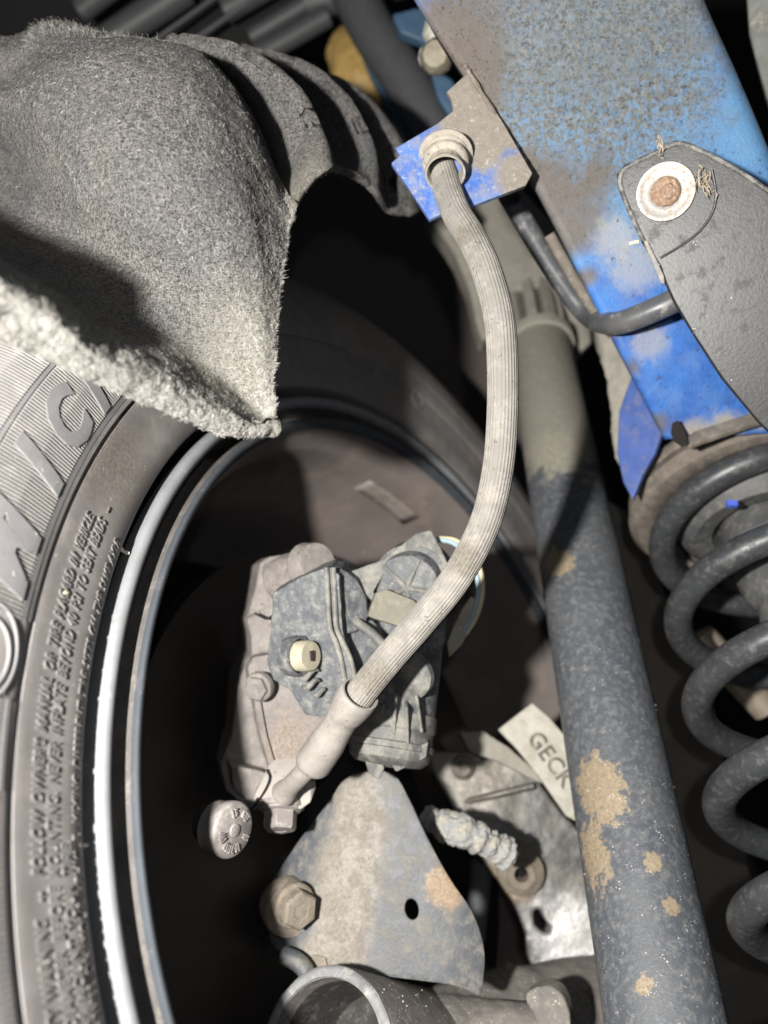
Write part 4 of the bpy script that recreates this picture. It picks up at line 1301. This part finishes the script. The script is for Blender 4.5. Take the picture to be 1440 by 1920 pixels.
cast('curled_flange', [tube_geo(pts3([(528, 1790, .340), (552, 1800, .338), (572, 1818, .336), (578, 1845, .334)], 14), .004, 12)], M['plate'], kp, voxel=.0007, smooth=3, disp=.0002)
plate('mud_streak', [(585, 1790), (610, 1795), (620, 1835), (585, 1835)], lambda x, y: kd(x, y) - .0012, .001, M['bolt'], kp, bevel=.0003)

# ------------------------------------------------------------------ round rubber cap with embossed marks
cp = thing('round_cap', P(430, 1555, .335), 'round grey cap with embossed letters, alone in the dark below the caliper', 'cap')
cn_ = nrm(np.array([.80, -.54, .06]))
c0 = P(436, 1556, .300)
lathe('cap_body', [(.0092, -.010), (.0100, -.0095), (.0101, -.005), (.0107, -.004), (.0110, -.0008), (.0106, .0004), (.0097, .0010), (.0001, .0012)], c0, cn_, M['bolt2'], cp, seg=64, sharp=50)
lathe('pin_shank', [(.0070, -.016), (.0070, -.009)], c0, cn_, M['under'], cp, seg=32)
lathe('centre_nub', [(.0028, .0010), (.0024, .0018), (.0012, .0022), (.0001, .0022)], c0, cn_, M['bolt2'], cp, seg=24)
cu_ = nrm(np.cross([0, 0, 1], cn_)); cv_ = np.cross(cn_, cu_)
for (txt, a0, a1) in (('15', 100, 80), ('GTE', 50, 18), ('60', -30, -50), ('H-3190', -80, -150), ('UW', 195, 165)):
    V, Fc = glyph(txt, .03, 0, 1.1)
    x0, x1 = V[:, 0].min(), V[:, 0].max()
    W = []
    for x, y, z in V:
        a = math.radians(a0 + (a1 - a0) * (x - x0) / (x1 - x0))
        r_ = .0056 + y / .72 * .0030
        W.append(c0 + cn_ * (.0014 + (z + .2) * .0011) + r_ * (math.cos(a) * cu_ + math.sin(a) * cv_))
    mesh_obj('embossed_mark', W, Fc, M['bolt2'], cp, smooth=False)
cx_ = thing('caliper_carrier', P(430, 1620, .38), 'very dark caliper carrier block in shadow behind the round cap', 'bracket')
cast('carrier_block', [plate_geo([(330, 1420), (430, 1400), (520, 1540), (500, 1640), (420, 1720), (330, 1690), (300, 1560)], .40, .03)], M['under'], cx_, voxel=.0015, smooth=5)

# ------------------------------------------------------------------ knuckle casting lower right of centre
kn = thing('steering_knuckle', P(1000, 1700, .46), 'grey alloy knuckle casting with a ringed bolt hole, left of the shock absorber', 'knuckle')
khole = [(1000, 1704), (1014, 1704), (1022, 1722), (1036, 1738), (1034, 1752), (1018, 1752), (1000, 1735)]
kout = [(800, 1408), (880, 1404), (955, 1412), (1000, 1452), (1060, 1530), (1130, 1600), (1150, 1820), (1000, 1816), (984, 1790), (985, 1752), (962, 1700), (935, 1655), (900, 1610), (862, 1575), (846, 1510), (815, 1460)]
V1 = plate_geo(kout, plane3((800, 1408, .475), (1060, 1500, .46), (1000, 1800, .43)), .025, holes=[khole])
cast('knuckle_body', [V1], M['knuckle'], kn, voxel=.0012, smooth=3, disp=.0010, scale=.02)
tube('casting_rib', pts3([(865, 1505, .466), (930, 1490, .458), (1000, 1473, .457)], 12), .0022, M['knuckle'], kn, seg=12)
kx = nrm((-.1, -.95, .15))
lathe('bolt_boss', [(.014, -.004), (.0135, .003), (.0085, .006), (.0080, .0075), (.0042, .0075), (.0040, -.004)], P(976, 1633, .442), kx, M['bolt'], kn)
lathe('bore', [(.0041, .0), (.0001, .0)], P(976, 1633, .443), kx, M['hole'], kn)
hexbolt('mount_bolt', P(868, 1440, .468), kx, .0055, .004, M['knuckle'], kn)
tube('strut_bar', pts3([(905, 1600, .50), (897, 1680, .50), (890, 1760, .50)], 6), .0075, M['greyfar'], kn, seg=12)

tg = thing('cast_tag', P(1000, 1420, .44), 'cream coloured tag with raised letters, tucked behind the left edge of the shock', 'tag')
td = plane3((935, 1370, .445), (1045, 1365, .445), (1070, 1535, .43))
plate('tag_plate', [(934, 1368), (998, 1318), (1030, 1345), (1065, 1385), (1090, 1545), (1062, 1530), (1010, 1455), (970, 1405)], td, .004, M['tagm'], tg, bevel=.0008)


def flat_text(txt, x0, y0, ang, size, df, mat, par, nm, lift=.0006, bold=.02):
    V, Fc = glyph(txt, bold, 0, 1.05)
    ca, sa_ = math.cos(math.radians(ang)), math.sin(math.radians(ang))
    W = []
    for x, y, z in V:
        X, Y = x * size, -y * size
        px_, py_ = x0 + X * ca - Y * sa_, y0 + X * sa_ + Y * ca
        W.append(P(px_, py_, df(px_, py_)) * (1 - (z + .2) * lift / .44))
    return mesh_obj(nm, W, Fc, mat, par, smooth=False)


flat_text('GECK', 987, 1384, 54, 44, td, grime('tag_letter', (.16, .145, .12), None, .7), tg, 'tag_lettering', lift=.0008)
o = cast('dusty_strap', [plate_geo([(862, 1372), (905, 1370), (950, 1398), (1000, 1440), (1020, 1470), (1000, 1462), (940, 1430), (880, 1408)], plane3((862, 1372, .45), (950, 1398, .448), (1020, 1470, .44)), .004)], M['mount'], tg, voxel=.0008, smooth=3, disp=.0005, scale=.006)
ft = thing('corrugated_boot', P(880, 1560, .40), 'crumpled pale corrugated rubber boot right of the leaf shaped plate', 'boot')
A = pts3([(798, 1530, .405), (826, 1545, .398), (862, 1556, .392), (905, 1575, .392), (945, 1598, .395), (953, 1602, .396)], 90)
s_ = np.linspace(0, 1, 90)
rr = (.0060 + .0042 * np.exp(-((s_ - .38) / .22) ** 2) + .0030 * np.exp(-((s_ - .8) / .15) ** 2)) * .86 * (1 + .10 * np.sin(s_ * 52 + 3 * np.sin(s_ * 9)) + .06 * np.sin(s_ * 23 + 1)) * np.where(s_ > .97, .7, 1)
V, Fc = tube_geo(A, rr, 28)
cast('boot_folds', [(V, Fc)], M['wrap'], ft, voxel=.0005, smooth=1, disp=.0017, scale=.0035)
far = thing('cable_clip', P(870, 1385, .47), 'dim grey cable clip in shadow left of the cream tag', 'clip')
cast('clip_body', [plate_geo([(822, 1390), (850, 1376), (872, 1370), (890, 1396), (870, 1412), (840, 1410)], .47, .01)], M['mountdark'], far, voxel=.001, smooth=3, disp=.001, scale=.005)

# ------------------------------------------------------------------ lower arm with open sleeve
arm = thing('lower_arm', P(800, 1950, .33), 'dark dusty lower arm with open bushing sleeve at the bottom edge, white grit on top', 'suspension arm')
s0, s1 = P(606, 1978, .300), P(800, 1998, .368)
sx_ = nrm(s1 - s0); sL = np.linalg.norm(s1 - s0)
lathe('sleeve_tube', [(.0264, .01), (.0266, .0008), (.0310, .0008), (.0316, .004), (.0316, sL)], s0, sx_, M['sleeve'], arm, seg=96, close=False)
Vm, Fm = lathe_geo([(.0268, .0010), (.0270, 0), (.0290, -.0007), (.0306, 0), (.0312, .0010)], s0, sx_, seg=160, close=False)
from mathutils import noise as mnoise
Vm = np.array([p + (p - s0) * .014 * mnoise.noise(Vector(p * 160)) + sx_ * .0004 * mnoise.noise(Vector(p * 400)) for p in Vm])
mesh_obj('sleeve_mouth', Vm, Fm, M['cutedge'], arm, sharp=50)
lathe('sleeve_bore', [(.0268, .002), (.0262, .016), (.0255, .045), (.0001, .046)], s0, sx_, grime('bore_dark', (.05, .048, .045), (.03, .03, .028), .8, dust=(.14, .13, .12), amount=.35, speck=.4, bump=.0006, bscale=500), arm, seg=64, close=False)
parts = [tube_geo(pts3([(760, 1990, .35), (850, 1960, .37), (950, 1930, .39), (1060, 1900, .41), (1200, 1880, .43)], 20), [.026] * 6 + [.027] * 6 + [.026] * 8, 28),
         tube_geo(pts3([(720, 1960, .345), (800, 1935, .355), (880, 1935, .362), (960, 1945, .36), (1080, 1960, .355)], 16), .015, 24)]
cast('arm_casting', parts, M['sleeve'], arm, voxel=.0012, smooth=6, disp=.0012, scale=.02)
cast('arm_lug', [plate_geo([(985, 1868), (1010, 1852), (1035, 1850), (1058, 1872), (1070, 1915), (1060, 1950), (1020, 1940), (1000, 1905)], plane3((985, 1868, .348), (1058, 1872, .342), (1060, 1950, .338)), .012, n=36)], M['sleeve'], arm, voxel=.0008, smooth=8, disp=.0004, scale=.01)

# grit lying on the arm, one loose mass of grains
gv = []
def grain(p, s):
    q = rng.normal(0, 1, (4, 3))
    q /= np.linalg.norm(q, axis=1)[:, None]
    return p + q * s, [(0, 1, 2), (0, 2, 3), (0, 3, 1), (1, 3, 2)]
uu = nrm(np.cross([.2, .3, .9], sx_)); vv = np.cross(sx_, uu)
for _ in range(420):
    t = rng.uniform(.004, sL)
    a = rng.uniform(0, 2 * math.pi)
    nn = math.cos(a) * uu + math.sin(a) * vv
    if nn[2] < .1:
        continue
    gv.append(grain(s0 + sx_ * t + nn * .0317, rng.uniform(.00015, .0005)))
for _ in range(380):
    su = nrm(np.cross([.2, .3, .9], sax)); sv_ = np.cross(sax, su)
    a = rng.uniform(0, 2 * math.pi)
    nn = math.cos(a) * su + math.sin(a) * sv_
    t = rng.uniform(.0, .75) ** 1.6 * Ls
    if nn[1] > 0:
        continue
    gv.append(grain(sb + sax * t + nn * .0246, rng.uniform(.0001, .00032)))
V, Fc = join(gv)
o = mesh_obj('grit', V, Fc, M['grit'], None, smooth=False)
o['kind'] = 'stuff'
tag(o, 'loose white grains of grit on the lower arm and the shock absorber tube', 'grit')

# ------------------------------------------------------------------ far parts at the top
tr = thing('ribbed_tray', P(420, 40, .75), 'dark grey ribbed plastic tray behind the felt liner at the top', 'tray')
plate('tray_panel', [(-60, -120), (1000, -160), (780, -20), (640, 20), (610, 60), (470, 150), (300, 160), (-60, 120)], plane3((0, 0, .80), (640, 0, .74), (400, 150, .78)), .01, M['under'], tr)
for (a, b, wd) in (((150, 20), (230, -40), .011), ((200, 78), (350, -20), .014), ((262, 95), (410, -10), .0022), ((335, 95), (500, -20), .0025), ((440, 130), (615, 30), .010), ((470, 70), (570, 10), .008), ((560, 10), (760, -40), .016), ((420, 20), (560, -60), .012)):
    tube('tray_rib', pts3([(*a, .72), ((a[0] + b[0]) / 2, (a[1] + b[1]) / 2, .715), (*b, .71)], 6), wd, M['tray'], tr, seg=14)
o = cast('yellow_housing', [tube_geo(pts3([(640, 55, .70), (655, 100, .69), (675, 150, .685), (700, 205, .69)], 12), [.008, .014, .019, .022, .022, .023, .023, .022, .020, .016, .012, .008], 20, flat=.6)], M['yellow'], None, voxel=.002, smooth=3, disp=.003, scale=.02)
tag(o, 'blurry ochre yellow housing beyond the felt corrugations, top centre', 'housing')
o = tube('grey_pipe', pts3([(655, -30, .64), (700, 60, .63), (760, 150, .62), (840, 290, .61)], 16), .019, M['tray'])
tag(o, 'thick dark grey pipe running diagonally beside the yellow housing', 'pipe')
o = tube('blue_hose_line', pts3([(690, 90, .68), (730, 160, .67), (775, 230, .66)], 12), .012, M['bluefar'])
tag(o, 'dim blue line between the yellow housing and the thick grey pipe', 'pipe')
o = cast('far_bracket', [plate_geo([(735, 25), (790, 12), (812, 40), (830, 60), (838, 110), (800, 90), (790, 75), (750, 60)], .55, .01), plate_geo([(800, 100), (850, 150), (880, 230), (868, 260), (820, 180)], .52, .008)], M['bluefar'], None, voxel=.0015, smooth=3)
tag(o, 'out of focus blue grey bracket left of the rail at the top', 'bracket')
ff = thing('pale_fitting', P(820, 95, .48), 'pale metal fitting tucked behind the left edge of the rail top', 'fitting')
lathe('fitting_nut', [(.001, 0), (.008, 0), (.0085, .006), (.006, .007), (.006, .014), (.009, .015), (.009, .024), (.001, .026)], P(808, 118, .45), nrm(P(822, 60, .45) - P(808, 118, .45)), M['palefar'], ff, seg=8)
lathe('fitting_cap', [(.001, 0), (.009, 0), (.010, .008), (.007, .014), (.001, .015)], P(822, 112, .44), nrm((-.2, -.9, -.3)), grime('fitting_tan', (.30, .27, .20), None, .6), ff, seg=10)
o = plate('grey_sill', [(1392, -120), (1700, -120), (1700, 420), (1540, 330), (1440, 200), (1405, 60)], plane3((1392, 0, .40), (1600, 0, .38), (1440, 200, .40)), .006, grime('sill_grey', (.20, .215, .20), (.15, .16, .15), .7, amount=.3), bevel=.002)
tag(o, 'grey green sill panel at the top right corner beyond the dark gap', 'panel')
